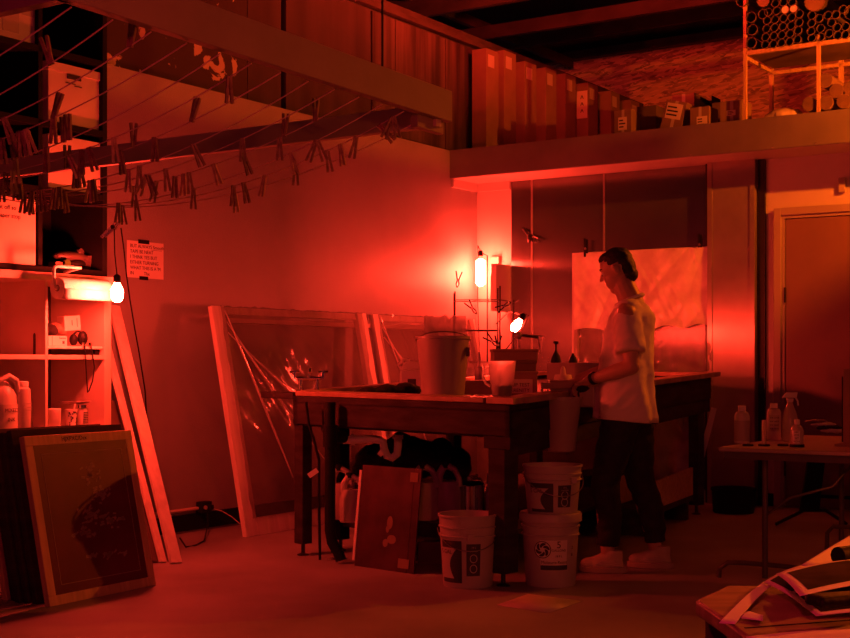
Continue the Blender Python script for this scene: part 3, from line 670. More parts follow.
obj('loose_sheet', MB().grid(lambda u, v: V((.004+u*(L-.008), -.06-.002*v, 0-.06*v)), 8, 4), 'rolltow', t, solid=.002)

# ---- glowing bulbs
M['bulb_l'] = emit('bulb_left_glow', (1.0, .036, .017), BULB_L)
M['bulb_m'] = emit('bulb_mid_glow', (1.0, .036, .017), BULB_M)
M['bulb_c'] = emit('bulb_corner_glow', (1.0, .036, .017), BULB_C)
def bulbmesh(r=.031):
    return MB().lathe([(.014, .0), (.018, -.012), (r, -.045), (r, -.075), (r*.85, -.095), (r*.5, -.108), (.001, -.112)], (0, 0, 0), 14)
p = D(117, 282, 7.2)
lt = thing('clip_lamp', 'bare glowing bulb hanging from a clip beside the cabinet', 'lamp', p, 0)
obj('bulb', bulbmesh(.035), 'bulb_l', lt, label='glowing red-lit bulb'); obj('socket', MB().lathe([(.0, .045), (.012, .04), (.02, .03), (.021, -.004), (.001, -.004)]), 'blackrub', lt)
obj('cord', MB().tube([(0, 0, .04), (-.012, 0, .15), (-.015, 0, .29)], .0035, 6), 'blackrub', lt)
cl = obj('clamp', MB().bar((-.085, 0, .245), (.0, 0, .33), .02, .014).bar((-.07, .02, .25), (.035, .02, .34), .016, .01), 'chrome', lt)
obj('clamp_spring', MB().lathe([(.012, -.02), (.012, .03)], (-.02, .01, .30), 12, RX(PI/2)), 'darkmetal', cl)
wp = [(121, 228), (124, 250), (126.5, 275), (130, 300), (135, 330), (139, 352), (145, 390), (147, 425), (152, 445), (155, 462)]
single('wall_cable', MB().tube([onL(x, y, .012) for x, y in wp], .0045, 6), 'blackrub', (0, 0, 0), 'thin black cord running down the wall from the left lamp', 'cord')
# the note taped to the wall
p = onL(127, 240, .004)
p1 = onL(163.5, 243, .004); p2 = onL(127, 277, .004); w = (p1-p).length; h = p.z-p2.z
nt = thing('paper_note', 'handwritten note fixed to the red wall with two pieces of tape', 'note', W(.004, yr_of(p), p2.z), TL)
obj('note_sheet', MB().b2((0, -.0015, 0), (w, 0, h)), 'paper', nt)
for i, s in enumerate(('BUT ALWAYS Smooth', 'TAPE BE NEAT', 'I THINK YES BUT', 'EITHER TURNING', "WHAT THIS IS A 'M", 'IN          Thx')):
    text(s, h*.135, 'handwriting', nt, (w*.08, -.0022, h*(.86-.148*i)), (PI/2, 0, 0), align='LEFT')
obj('underline', MB().b2((w*.66, -.003, h*.785), (w*.95, -.0018, h*.793)), 'ink', nt)
obj('tape', MB().b2((w*.3, -.003, h*.94), (w*.6, -.0016, h*1.05)), 'black', nt); obj('tape', MB().b2((w*.33, -.003, -h*.05), (w*.57, -.0016, h*.05)), 'black', nt)

# ---- boards leaning at the cabinet end
def leanboard(pb, ptop, w, th, m, lb, up):
    o = single('long_board', MB(pb).bar(pb+V((0, 0, .004)), ptop, w, th, up), m, pb, lb, 'board', bevel=.002); return o
pb = F(176, 564); pt_ = onL(114, 306, .03)
leanboard(pb, pt_, .075, .022, 'palewood', 'long pale board leaning from the floor to the left bulb', EX+V((0, -.3, 0)))
pb = F(163, 563); pt_ = onL(107, 345, .06); leanboard(pb, pt_, .05, .02, 'palewood', 'shorter pale board leaning just left of the long one', EX)
pb = F(156, 563); pt_ = onL(108, 400, .10); leanboard(pb, pt_, .12, .018, 'carddark', 'dark stained board leaning behind the two pale boards', EX)
# outlet, conduit, wires
cd = thing('wall_outlet', 'surface-mounted outlet box with plug at the end of a conduit', 'outlet', onL(204, 507, .03), TL)
obj('outlet_box', MB().box((0, 0, 0), (.10, .055, .075)), 'blackrub', cd, bevel=.004); obj('plug', MB().box((.02, -.04, 0), (.035, .03, .03)), 'blackrub', cd)
obj('plug_face', MB().lathe([(.014, 0), (.014, .01)], (-.02, -.028, 0), 14, RX(PI/2)), 'tub', cd)
obj('conduit', MB().tube([(-.9, .012, -.005), (-.05, .012, -.005)], .012, 10), 'cabinet', cd)
single('thin_cable', MB().tube([onL(210, 508, .06), onL(222, 511, .07), onL(232, 517, .09), onL(240, 524, .1)], .004, 6), 'rope', (0, 0, 0), 'pale thin cable arching from the outlet to the timber frame', 'cable')
q = [onL(207, 512, .05), onL(208, 525, .05), F(204, 541, .01), F(196, 545, .006), F(186, 547, .006), F(180, 538, .006)]
single('black_cable', MB().tube(q, .005, 6), 'blackrub', (0, 0, 0), 'black cable looping on the floor below the outlet', 'cable')

# ---- stack of screen printing frames
def screen(loc, rot, lean, W_, H_, lb, m='wood', full=True, label=False):
    t = thing('screen_frame', lb, 'frame', loc, rot, 'framed screens leaning on the cabinet', lean=lean)
    b = .048; T = .034
    obj('frame_rail', MB().b2((0, 0, 0), (W_, T, b)), m, t, bevel=.002); obj('frame_rail', MB().b2((0, 0, H_-b), (W_, T, H_)), m, t, bevel=.002)
    obj('frame_stile', MB().b2((0, 0, b), (b, T, H_-b)), m, t, bevel=.002); obj('frame_stile', MB().b2((W_-b, 0, b), (W_, T, H_-b)), m, t, bevel=.002)
    obj('mesh', MB().b2((b*.9, .002, b*.9), (W_-b*.9, .004, H_-b*.9)), 'meshp', t)
    if label:
        q = MB()
        for (lo, hi) in (((.09, .09), (W_-.09, .094)), ((.09, H_-.094), (W_-.09, H_-.09)), ((.09, .09), (.094, H_-.09)), ((W_-.094, .09), (W_-.09, H_-.09))): q.b2((lo[0], .0008, lo[1]), (hi[0], .0018, hi[1]))
        obj('stencil_line', q, 'rackwood', t)
        q = MB()
        for k in range(150):
            a = random.uniform(0, 2*PI); r = random.random()
            cx, cz, rx, rz = [(.40, .60, .07, .06), (.44, .50, .10, .05), (.36, .40, .14, .045), (.5, .36, .1, .04), (.28, .32, .1, .03), (.45, .2, .16, .02)][k % 6]
            q.box((cx*W_/.74+rx*r*math.cos(a), .0015, cz+rz*r*math.sin(a)), (.012+.02*random.random(), .001, .006+.01*random.random()), RY(random.uniform(-.8, .2)))
        obj('stencil_marks', q, 'wood' if 0 else 'rackwood', t)
        text('HJXPXC/Dax', .03, 'rail_writing', t, (W_*.44, -.001, H_-.025), (PI/2, 0, 0))
    return t
p = F(50, 607); lean = -math.atan2(.18, .80)
names = ['framed screen with faint stencil marks, front of the leaning stack', 'framed screen second from the front of the stack', 'framed screen third from the front of the stack', 'framed screen fourth from the front of the stack', 'framed screen fifth from the front of the stack', 'rearmost framed screen of the stack, closest to the cabinet']
screen(p, TL+.03, lean, .715, .815, names[0], label=True)
for i in range(1, 6):
    q = p-EX*(.045+.052*i)+EY*(.01*((i*5) % 3)-.01)
    screen(q, TL+.03-.01*i, lean*(1+.02*i), .715+.015*(i % 2), .82+.012*((i*2) % 3), names[i], 'tablewood' if i < 5 else 'wood')

# ---- timber frames with plastic film leaning on the left wall
def timber(y0, y1, lb, H_=1.56):
    p = W(.485, y0); t = thing('timber_frame', lb, 'frame', p, TL, 'film-covered timber frames along the wall', lean=-.2)
    Wd = y1-y0; b = .12 if y0 < -3 else .09; T = .04
    obj('stile', MB().b2((0, 0, 0), (b, T, H_)), 'palewood', t, bevel=.003); obj('stile', MB().b2((Wd-b, 0, 0), (Wd, T, H_)), 'palewood', t, bevel=.003)
    obj('bottom_rail', MB().b2((b, 0, 0), (Wd-b, T, b)), 'palewood', t, bevel=.003); obj('top_rail', MB().b2((b, .02, H_-.05), (Wd-b, T, H_)), 'palewood', t, bevel=.003)
    def fn(u, v):
        x = b*.6+u*(Wd-b*1.2); z = b*.95+v*(H_-.002-b*.95)
        swag = math.sin(PI*u)*.05*(v**2)
        y = -.006-.02*abs(noise.noise(V((u*3.2+v*1.7+y0, v*1.6, 1))))-.05*math.sin(PI*u)*math.sin(PI*v)*(.5+noise.noise(V((u*4-v*3, v*2, y0)))) - .012*noise.noise(V((u*22+v*14, v*5, 0)))
        return V((x, y, z+.012*noise.noise(V((u*30, 0, y0)))*(v > .98)))
    obj('plastic_film', MB().grid(fn, 70, 60), 'film', t)
    for k in range(3):
        a = V((b*.9, -.012, H_*(.98-.05*k))); e = V((Wd*(.3+.22*k), -.03, .35+.1*k))
        obj('film_fold', MB().tube([a.lerp(e, s/10)+V((0, -.02*math.sin(PI*s/10), -.06*math.sin(PI*s/10))) for s in range(11)], [.004+.004*math.sin(PI*s/10) for s in range(11)], 6), 'film2', t)
    return t
timber(-3.73, -1.97, 'film-covered timber frame whose pale left post stands free, nearest the outlet')
timber(-1.88, -.33, 'film-covered timber frame behind the bucket, near the corner')
struct('trim_30', MB().room(0, .155, -3.55, -.35, 1.42, 1.45), 'cabinet')

# ================================================================ SINK TABLE
Nn = V((.43, 6.66, 0)); Ll = V((-.785, 7.82, 0)); Rr = V((2.15, 10.0, 0)); Bb = Ll+(Rr-Nn)
def zt(p):       # the long table's top climbs slightly towards its far right end
    s = max(0, min(1, (p-Nn).dot(Rr-Nn)/(Rr-Nn).length_squared)); return .965+.105*s
def T3(p, dz=0): return V((p.x, p.y, zt(p)+dz))
st = thing('sink_table', 'large heavy wooden sink table with rim boards, filling the room middle', 'table', Nn)
ua = (Ll-Nn).normalized(); ub = (Rr-Nn).normalized()
def slab(nm, pts, z0, z1, m, par=st):
    lo = [T3(p, z0) for p in pts]; hi = [T3(p, z1) for p in pts]; return obj(nm, MB(par.location).hexa(lo+hi), m, par, bevel=.003)
Le = Ll+ua*.30
def edge(a, b, w, inward):
    return [a, b, b+inward*w, a+inward*w]
slab('rim_board', [Nn+ua*.18, Ll-ua*.02, Ll-ua*.02+ub*.13, Nn+ua*.18+ub*.13], -.028, 0, 'rimwood')
slab('rim_board', [Nn-ua*.04-ub*.03, Nn-ua*.04+ua*.2, Nn+ua*.2+ub*.13, Nn-ua*.04+ub*.13], -.03, .004, 'rimwood')
slab('rim_board', [Ll, Le, Le+ub*.11, Ll+ub*.11], -.05, -.012, 'tablewood')
slab('rim_board', [Nn+ub*.12-ua*.05, Rr+ub*.22-ua*.05, Rr+ub*.22+ua*.09, Nn+ub*.12+ua*.09], -.03, .005, 'rimwood')
slab('rim_board', [Ll+ub*.1-ua*.1, Bb+ub*.1-ua*.1, Bb+ub*.1+ua*.02, Ll+ub*.1+ua*.02], -.03, 0.0, 'rimwood')
slab('rim_board', [Rr+ub*.1, Bb+ub*.1, Bb+ub*.2, Rr+ub*.2], -.03, 0, 'rimwood')
slab('apron', [Nn, Ll, Ll+ub*.04, Nn+ub*.04], -.195, -.03, 'tablewood'); slab('lower_rail', [Nn+ua*.05+ub*.02, Ll+ub*.02, Ll+ub*.05, Nn+ua*.05+ub*.05], -.207, -.196, 'tablewood')
slab('apron', [Nn-ua*.0, Rr+ub*.1, Rr+ub*.1+ua*.04, Nn+ua*.04], -.20, -.03, 'tablewood'); slab('lower_rail', [Nn+ub*.1+ua*.01, Rr+ub*.1+ua*.01, Rr+ub*.1+ua*.06, Nn+ub*.1+ua*.06], -.30, -.201, 'tablewood')
slab('apron', [Ll, Bb, Bb-ua*.04, Ll-ua*.04], -.2, -.03, 'tablewood'); slab('apron', [Rr+ub*.06, Bb+ub*.06, Bb+ub*.1, Rr+ub*.1], -.2, -.03, 'tablewood')
slab('basin_floor', [Nn, Ll, Bb, Rr], -.075, -.06, 'tablewood')
slab('end_block', [Nn-ua*.01-ub*.012, Nn+ua*.17-ub*.012, Nn+ua*.17, Nn-ua*.01], -.26, -.196, 'tablewood')
def leg(p, w=.09, dz=-.2, m='tablewood'):
    top = zt(p)+dz; q = MB(st.location)
    l = obj('leg', q.bar(V((p.x, p.y, .07)), V((p.x, p.y, top)), w, w, ua), m, st, bevel=.003)
    obj('leg_foot', MB(st.location).lathe([(.012, .012), (.012, .075)], (p.x, p.y, 0), 10).lathe([(.035, 0), (.035, .006), (.012, .014)], (p.x, p.y, 0), 14), 'darkmetal', l)
leg(Nn+ua*.07+ub*.05, .11); leg(Ll-ua*.05+ub*.05, .075); leg(Ll-ua*.15+ub*.35, .08, m='black'); leg(Rr-ub*.12+ua*.06, .085); leg(Bb-ub*.1-ua*.06, .08); leg(Nn.lerp(Rr, .5)+ua*1.5, .08)
# low shelf
def flat(nm, pts, z0, z1, m, par=st): return obj(nm, MB(par.location).hexa([V((p.x, p.y, z0)) for p in pts]+[V((p.x, p.y, z1)) for p in pts]), m, par, bevel=.002)
flat('low_shelf', [Nn+ua*.2+ub*.35, Ll-ua*.05+ub*.35, Bb-ub*.3, Rr-ub*.5+ua*.3], .20, .225, 'tablewood')
flat('shelf_rail', [Nn+ua*.2+ub*.33, Ll-ua*.05+ub*.33, Ll-ua*.05+ub*.35, Nn+ua*.2+ub*.35], .15, .235, 'tablewood')

# plumbing
Y = 7.65
pp = thing('drain_trap', 'pale plastic drain trap curving under the sink table', 'pipe', D(342, 436, Y))
o = pp.location.copy()
obj('pipe', MB(o).tube([D(343, 440, Y), D(352, 440, Y), D(372, 439, Y), D(379, 440, Y), D(383, 442, Y), D(384, 449, Y), D(387, 456, Y), D(392, 458, Y), D(397, 454, Y), D(398, 446, Y), D(398, 436, Y)], .024, 14), 'pvc', pp)
obj('slip_nut', MB(o).tube([D(351, 440, Y), D(355, 440, Y)], .031, 12), 'pvc', pp); obj('slip_nut', MB(o).tube([D(380, 450, Y), D(384, 453, Y)], .03, 12), 'pvc', pp); obj('slip_nut', MB(o).tube([D(398, 439, Y), D(398, 435, Y)], .031, 12), 'pvc', pp)
dp = thing('drain_stack', 'black upright drain pipe dropping to the floor beside the trap', 'pipe', F(337, 560))
o = dp.location.copy(); Y2 = 7.5
obj('pipe', MB(o).tube([D(330, 402, Y2), D(330, 440, Y2), D(330, 530, Y2), D(332, 542, Y2), D(338, 552, Y2), D(341, 560, Y2)], .031, 14), 'blackrub', dp)
obj('tee_joint', MB(o).tube([D(330, 425, Y2), D(330, 447, Y2)], .042, 14).tube([D(330, 437, Y2), D(343, 437, 7.62)], .036, 12), 'blackrub', dp); obj('floor_ring', MB(o).lathe([(.001, 0), (.06, 0), (.06, .008), (.035, .012)], V((o.x, o.y, 0)), 20), 'chrome', dp)
single('water_hose', MB().tube([D(306, 402, 7.6), D(309, 425, 7.6), D(314, 440, 7.6), D(319, 460, 7.6), D(319, 500, 7.6), F(320, 560, .01)], .008, 8), 'blackrub', (0, 0, 0), 'thin dark water hose hanging down with a tag', 'hose')
single('water_hose', MB().tube([D(318, 402, 7.7), D(319, 420, 7.7), D(325, 436, 7.65)], .008, 8), 'blackrub', (0, 0, 0), 'short dark hose hanging beside the tagged one', 'hose')
p = D(313, 473, 7.55); single('paper_tag', MB().box((0, 0, 0), (.062, .003, .03), RY(-.6)), 'paper', p, 'small bright tag tied to the water hose', 'tag')

# ---- things on the table
p = V((0, 0, 0)); q = D(309, 384, 7.95); q.z = zt(q)-.0
fc = thing('faucet', 'chrome two-handle faucet on the left rim of the sink table', 'faucet', V((q.x, q.y, .966)), .15)
obj('body', MB().tube([(-.075, 0, .085), (.075, 0, .085)], .013, 12), 'chrome', fc)
for x in (-.05, .05):
    obj('riser', MB().lathe([(.028, 0), (.024, .012), (.012, .02), (.012, .09)], (x, 0, 0), 14), 'chrome', fc)
    h = obj('handle', MB().tube([(x*1.7-.03, 0, .125), (x*1.7+.03, 0, .125)], .007, 8).tube([(x*1.7, -.03, .125), (x*1.7, .03, .125)], .007, 8).tube([(x*1.7, 0, .085), (x*1.7, 0, .125)], .01, 8), 'chrome', fc)
obj('spout', MB().tube([(0, 0, .085), (0, 0, .13), (0, -.03, .15), (0, -.09, .14), (0, -.1, .12)], .011, 10), 'chrome', fc)
bag = MB()
for k in range(9):
    u = k/8; q = D(362+u*50, 392-8*u, 7.75+.15*u); bag.ell(q+V((0, 0, -.0+.02*math.sin(k*2.1))), (.06, .05, .032+.012*(k % 3)), 8)
q0 = D(385, 390, 7.8)
bag = remesh(bag, .009, 4, lambda c: .014*noise.noise(c*14)+.006*noise.noise(c*40))
for v in bag.vertices: v.co.z = .955+(v.co.z-.955)*.62
single('black_rag', bag, 'blackcloth', (0, 0, 0), 'black wet cloth heaped over the sink rim left of the big bucket', 'cloth')
# big bucket
q = V((.10, 7.28, .966))
t = thing('bucket', 'large brown plastic bucket standing on the sink table', 'bucket', q)
obj('bucket_wall', MB().lathe([(.112, 0), (.118, .004), (.146, .31), (.154, .312), (.154, .326), (.143, .326), (.14, .30), (.108, .01), (.001, .01)], n=40), 'tub', t)
obj('handle', MB().tube([(.152*math.cos(a), .152*math.sin(a)*.95, .30-.05*math.sin(a)) for a in [PI+i*PI/16 for i in range(17)]], .0035, 6), 'wire', t)
obj('handle_lug', MB().box((.135, -.07, .24), (.02, .014, .05)), 'darkmetal', t)
# jug with square print behind
q = D(413, 380, 8.6); q.z = .93
t = thing('plastic_jug', 'white jug with square dark print, behind the big bucket', 'jug', q)
obj('jug_body', MB().b2((-.085, -.06, 0), (.085, .06, .17)).hexa([(-.085, -.06, .17), (.085, -.06, .17), (.085, .06, .17), (-.085, .06, .17), (-.05, -.045, .225), (.07, -.045, .225), (.07, .045, .225), (-.05, .045, .225)]), 'milky', t, bevel=.012)
obj('print', MB().b2((-.035, -.0612, .07), (.02, -.0602, .11)), 'labelblack', t); obj('handle', MB().tube([(-.07, -.0, .17), (-.095, 0, .2), (-.06, 0, .235), (-.02, 0, .225)], .012, 10), 'milky', t)
# plastic-wrapped panel right behind the bucket
q = D(445, 352, 9.3)
def fn(u, v): return D(424+u*42, 316+v*46, 9.4-.3*v)+V((0, .05*noise.noise(V((u*5, v*3, 2))), .02*noise.noise(V((u*9, v*4, 5)))))
wrp = thing('plastic_drape', 'sheet of plastic draped behind the big bucket', 'plastic sheet', q)
obj('drape', MB(q).grid(fn, 30, 20), 'film2', wrp)
# wire dish rack with clips, lamps
ry = 9.5
zr0 = .90
rp = D(455, 350, ry); rp2 = D(500, 350, ry)
R0 = V((rp.x, ry, zr0)); wR = (rp2.x-rp.x)
wr = thing('wire_rack', 'two-tier wire rack on the sink table by the corner', 'rack', R0, 0)
dR = .28; 
for (x, y) in ((0, 0), (wR, 0), (0, dR), (wR, dR)): obj('post', MB().tube([(x, y, 0), (x, y, .80 if x else .76)], .006, 8), 'darkmetal', wr)
for z in (.25, .48, .70):
    q = MB().tube([(0, 0, z), (wR, 0, z), (wR, dR, z), (0, dR, z)], .004, 6, closed=True)
    for i in range(1, 9): q.tube([(wR*i/9, 0, z), (wR*i/9, dR, z)], .0022, 5)
    obj('wire_shelf', q, 'wire', wr)
obj('side_arm', MB().tube([(wR, 0, .70), (wR+.10, -.02, .68), (wR+.14, -.02, .70)], .004, 6), 'wire', wr); obj('side_post', MB().tube([(wR+.10, 0, .70), (wR+.1, 0, .2)], .004, 6), 'darkmetal', wr)
def clampm(t):
    for s in (-1, 1):
        q = MB().bar((0, 0, .004*s), (.03, 0, .011*s), .012, .008).bar((.03, 0, .011*s), (.055, 0, .001*s), .012, .007)
        obj('jaw', q, 'blackrub', t)
        obj('grip', MB().bar((.004, 0, .004*s), (-.062, 0, .022*s), .014, .009), 'blackrub', t)
    obj('pivot', MB().lathe([(.008, -.009), (.008, .009)], (0, 0, 0), 12, RX(PI/2)), 'wire', t)
cls = [(472, 308, .9, 9.4, 'black spring clamp gripping the wire rack, highest of the lot'), (492, 341, .7, 8.5, 'black spring clamp in front of the crate, left side'), (498, 345, 1.6, 8.5, 'black spring clamp clipped on the crate edge beside its twin'), (504, 306, -.5, 9.45, 'slim clip pointing up on the right side of the wire rack'), (458, 280, 1.7, 9.45, 'upright clothespin clip on the left post of the rack')]
t0 = None
for px, py, a, yy, lb in cls:
    q = D(px, py, yy)
    if t0 is None: t0 = thing('spring_clamp', lb, 'clamp', q, 0, 'spring clamps around the rack', tilt=a); clampm(t0)
    else: dup(t0, q, (0, a, 0), lb)
# mid bulb on a clip lamp
p = D(521, 319, 9.8)
lm = thing('clip_lamp', 'glowing bulb tilted down behind the stack of crates', 'lamp', p, 0, tilt=.62)
obj('bulb', bulbmesh(.033), 'bulb_m', lm); obj('socket', MB().lathe([(.001, .05), (.016, .045), (.022, .03), (.022, -.004), (.001, -.004)]), 'blackrub', lm)
obj('cord', MB().tube([(0, 0, .045), (.03, .02, .06), (.05, .05, -.1), (.04, .1, -.35)], .004, 6), 'blackrub', lm)
obj('arm', MB().tube([(0, 0, .03), (-.10, 0, .0), (-.13, 0, -.14)], .005, 6), 'darkmetal', lm)
# corner lamp
p = W(.17, -.22, 2.10)
lc = thing('clip_lamp', 'brightest lamp, shining at the wall corner above the rack', 'lamp', p, 0)
obj('bulb', MB().lathe([(.02, -.03), (.042, -.05), (.042, -.25), (.02, -.27), (.001, -.275)], (0, 0, 0), 14), 'bulb_c', lc); obj('socket', MB().lathe([(.001, .05), (.016, .045), (.022, .03), (.022, -.004), (.001, -.004)]), 'blackrub', lc)
obj('cord', MB().tube([(0, 0, .04), (-.02, .1, .1), (-.02, .15, -.4), (0, .2, -.9), (0, .2, -1.5)], .004, 6), 'blackrub', lc)
obj('stand_arm', MB().tube([(0, 0, .03), (.06, 0, 0), (.06, 0, -.95)], .006, 8), 'darkmetal', lc)
q = D(504, 290, 11.3); q = W(.27, -.04, zz(310, 11.75))
t = thing('wall_box', 'pale control box on the wall strip right of the brightest lamp', 'box', W(.30, -.26, 1.60), TH)
obj('box_body', MB().b2((0, 0, 0), (.055, .255, .42)), 'white', t, bevel=.004); obj('box_lid', MB().b2((-.004, .0, .1), (.0, .255, .32)), 'white', t); obj('top_tab', MB().b2((-.14, .22, .1), (-.05, .255, .50)), 'cabinet', t)
# crate stack
q = D(517, 384, 8.0); q.z = .93
def crate(loc, w, h, d, lb, m='card', lab=False, rot=.05):
    t = thing('wooden_crate', lb, 'crate', loc, rot, 'stacked boxes on the sink table')
    obj('crate_body', MB().b2((-w/2, 0, 0), (w/2, d, h)), m, t, bevel=.004)
    obj('edge_lip', MB().b2((-w/2-.006, -.006, h-.018), (w/2+.006, d, h)), m, t, bevel=.003)
    if lab:
        obj('label_panel', MB().b2((-w*.28, -.003, .03), (w*.38, -.0005, h-.05)), 'labelpale', t)
        for i, s in enumerate(('SKIP TEST', 'SERENITY', 'SOFT TEXT')): text(s, .03, 'label_print', t, (w*.05, -.004, h-.085-.033*i), (PI/2, 0, 0))
    return t
crate(q, .25, .165, .2, 'lower box of the stack with a printed label panel', lab=True)
q2 = q+V((-.01, .02, .165)); crate(q2, .26, .065, .2, 'middle slim box of the stack on the sink table', 'carddark')
q3 = q+V((-.005, .03, .23)); crate(q3, .27, .07, .2, 'top box of the stack, clamps and bulb above it', 'card')
q = D(531, 330, 8.2); 
t = thing('desk_clamp', 'grey clamp arm reaching right off the top box', 'clamp', V((q.x, q.y, 1.23)), 0)
obj('arm', MB().tube([(-.08, 0, .0), (-.08, 0, .09), (.04, 0, .075)], .011, 8), 'wire', t); obj('pad', MB().tube([(.04, 0, .085), (.06, 0, -.03), (.075, 0, .08), (.04, 0, .085)], .005, 6), 'wire', t); obj('knob', MB().ell((-.08, 0, .085), (.025, .02, .025), 8), 'tub', t)
q = D(456, 378, 8.4); q.z = .93
single('dark_tray', MB(V((0, 0, 0))).b2((-.02, 0, 0), (.32, .25, .10)), 'carddark', q, 'low dark box between the big bucket and the measuring jug', 'box')
# spray bottle small behind
t = thing('small_bottle', 'slim pale bottle between the big bucket and the measuring jug', 'bottle', D(479, 362, 9.0)-V((0, 0, .0)))
t.location.z = .99
obj('bottle_body', MB().lathe(bottle_prof(.03, .19, .01, .03, .6)), 'milky', t); obj('cap', MB().lathe([(.012, .18), (.006, .23), (.001, .23)]), 'white', t)
single('bottle_stand', MB().b2((-.08, -.05, -.06), (.1, .12, 0)), 'carddark', t.location, 'dark block under the slim pale bottle', 'block')
# measuring jug
q = Nn+ua*.06+ub*.20; q = V((.466, 7.0, .975)); q.x = (500-CX)/FPX*7.0
t = thing('measuring_jug', 'clear measuring jug with dark liquid on the near table corner', 'jug', V((q.x, 6.82, .970)), PI)
obj('jug_wall', MB().lathe([(.045, 0), (.05, .006), (.056, .045), (.056, .06), (.062, .075), (.072, .185), (.07, .185), (.06, .077), (.054, .06), (.053, .045), (.047, .01), (.001, .01)], n=36), 'glass', t)
obj('liquid', MB().lathe([(.046, .011), (.0528, .045), (.0528, .058), (.001, .058)], n=36), 'liquid', t, label='dark liquid'); obj('handle', MB().tube([(.07, 0, .16), (.095, 0, .15), (.10, 0, .11), (.085, 0, .07), (.06, 0, .055)], .008, 10), 'glass', t)
q = MB()
for k in range(5): q.lathe([(.0575+.0007*k*2, .072+k*.018), (.0577+.0007*k*2, .0735+k*.018)], (0, 0, 0), 20, close=False)
single('paper_scraps', MB().box((0, 0, 0), (.05, .05, .004), RZ(.3)).box((.06, .03, 0), (.045, .03, .003), RZ(.9)).box((-.07, .02, 0), (.04, .03, .003)), 'paper', V((.29, 6.93, .975)), 'scraps of pale paper on the rim beside the measuring jug', 'paper')
# tub interior / tray right of the crates
def tpoly(nm, lb, cat, pts, vec, m, **k):
    q = pts[0]; return single(nm, MB(q).prism(pts, vec), m, q, lb, cat, **k)
Yt = 7.9
t = thing('plastic_basin', 'pale plastic basin sitting in the table, dark bottles behind it', 'basin', D(555, 384, Yt))
o = t.location.copy()
fr_ = [D(527, 350+16, 8.6), D(607, 366, 8.6)]
A = D(512, 392, 7.2); B = D(603, 386, 7.25); Cc = D(606, 366, 8.7); Dd = D(536, 367, 8.7)
zT = 1.035
def at(p, z): return V((p.x, p.y, z))
P4 = [V((.70, 7.33, 0)), V((.93, 7.22, 0)), V((1.25, 8.4, 0)), V((.80, 8.58, 0))]
wall = MB(o)
for i in range(4):
    a, b = P4[i], P4[(i+1) % 4]; n_ = (b-a).cross(V((0, 0, 1))).normalized()*-.012
    for_ = [at(a, .90), at(b, .90), at(b+n_, .90), at(a+n_, .90), at(a, zT+.11*(i == 2)), at(b, zT+.11*(i == 2)), at(b+n_, zT+.11*(i == 2)), at(a+n_, zT+.11*(i == 2))]
    wall.hexa(for_)
wall.hexa([at(p, .90) for p in P4]+[at(p, .91) for p in P4])
obj('basin_wall', wall, 'tub', t)
obj('rolled_rim', MB(o).tube([at(P4[0], zT), at(P4[1], zT)], .014, 8), 'rimwood', t)
q0, q1 = P4[0]+V((-.05, -.03, 0)), P4[1]+V((.02, -.03, 0))
obj('front_flap', MB(o).hexa([at(q0, zT-.035), at(q1, zT-.02), at(q1+V((0, .06, 0)), zT-.02), at(q0+V((0, .06, 0)), zT-.035), at(q0, zT-.0), at(q1, zT+.005), at(q1+V((0, .06, 0)), zT+.005), at(q0+V((0, .06, 0)), zT)]), 'rimwood', t)
# pale tub hanging under the flap
t = thing('tapered_tub', 'pale tapered tub hung below the basin rim at the man\'s hands', 'tub', V((.745, 7.22, .66)))
obj('tub_wall', MB().lathe([(.075, 0), (.08, .004), (.112, .28), (.118, .28), (.118, .30), (.108, .30), (.072, .01), (.001, .01)], n=32), 'tub', t)
for s in (-.1, .1): obj('hook_strap', MB().tube([(s, 0, .28), (s, .03, .34)], .006, 6), 'darkmetal', t)
# cup and bottles at basin
q = D(563, 386, 7.75); q.z = .911
t = thing('plastic_container', 'bright pale container in the basin with a squeeze top', 'container', q)
obj('container_body', MB().lathe([(.066, 0), (.07, .006), (.066, .10), (.05, .16), (.048, .165), (.001, .165)], n=30), 'milky', t); obj('nozzle', MB().lathe([(.02, .16), (.014, .2), (.005, .215), (.001, .215)]), 'milky', t)
for px, sc, lb in ((556, 1, 'squat dark bottle with pump top behind the basin'), (573, .8, 'smaller dark bottle right of the pump bottle')):
    q = D(px, 368, 8.62); q.z = zT+.10
    t = thing('dark_bottle', lb, 'bottle', q); t.scale = (sc,)*3
    obj('bottle_body', MB().lathe([(.032, 0), (.034, .02), (.028, .055), (.012, .075), (.01, .09), (.001, .09)]), 'blackrub', t)
    if sc == 1: obj('pump', MB().lathe([(.006, .09), (.006, .13), (.018, .135), (.018, .15), (.001, .15)]), 'blackrub', t)
    single('bottle_ledge', MB().b2((-.05, -.03, -.235), (.05, .05, -.001)), 'carddark', q, 'dark post carrying '+('the pump bottle' if sc == 1 else 'the smaller dark bottle'), 'block')
q = P4[2].lerp(P4[3], .5)
# ---- wall faucet on the steel
p = onB(522, 232, -.04)
t = thing('wall_faucet', 'dark wall faucet pipe on the steel sheet', 'faucet', p, TH)
obj('pipe', MB().tube([(0, .02, .03), (.03, -.01, .02), (.09, -.03, -.04), (.13, -.03, -.09)], .013, 8), 'darkmetal', t); obj('valve', MB().ell((.10, -.04, -.06), (.022, .022, .04), 8), 'darkmetal', t); obj('lever', MB().tube([(.11, -.04, -.03), (.19, -.05, -.07)], .007, 6), 'darkmetal', t)
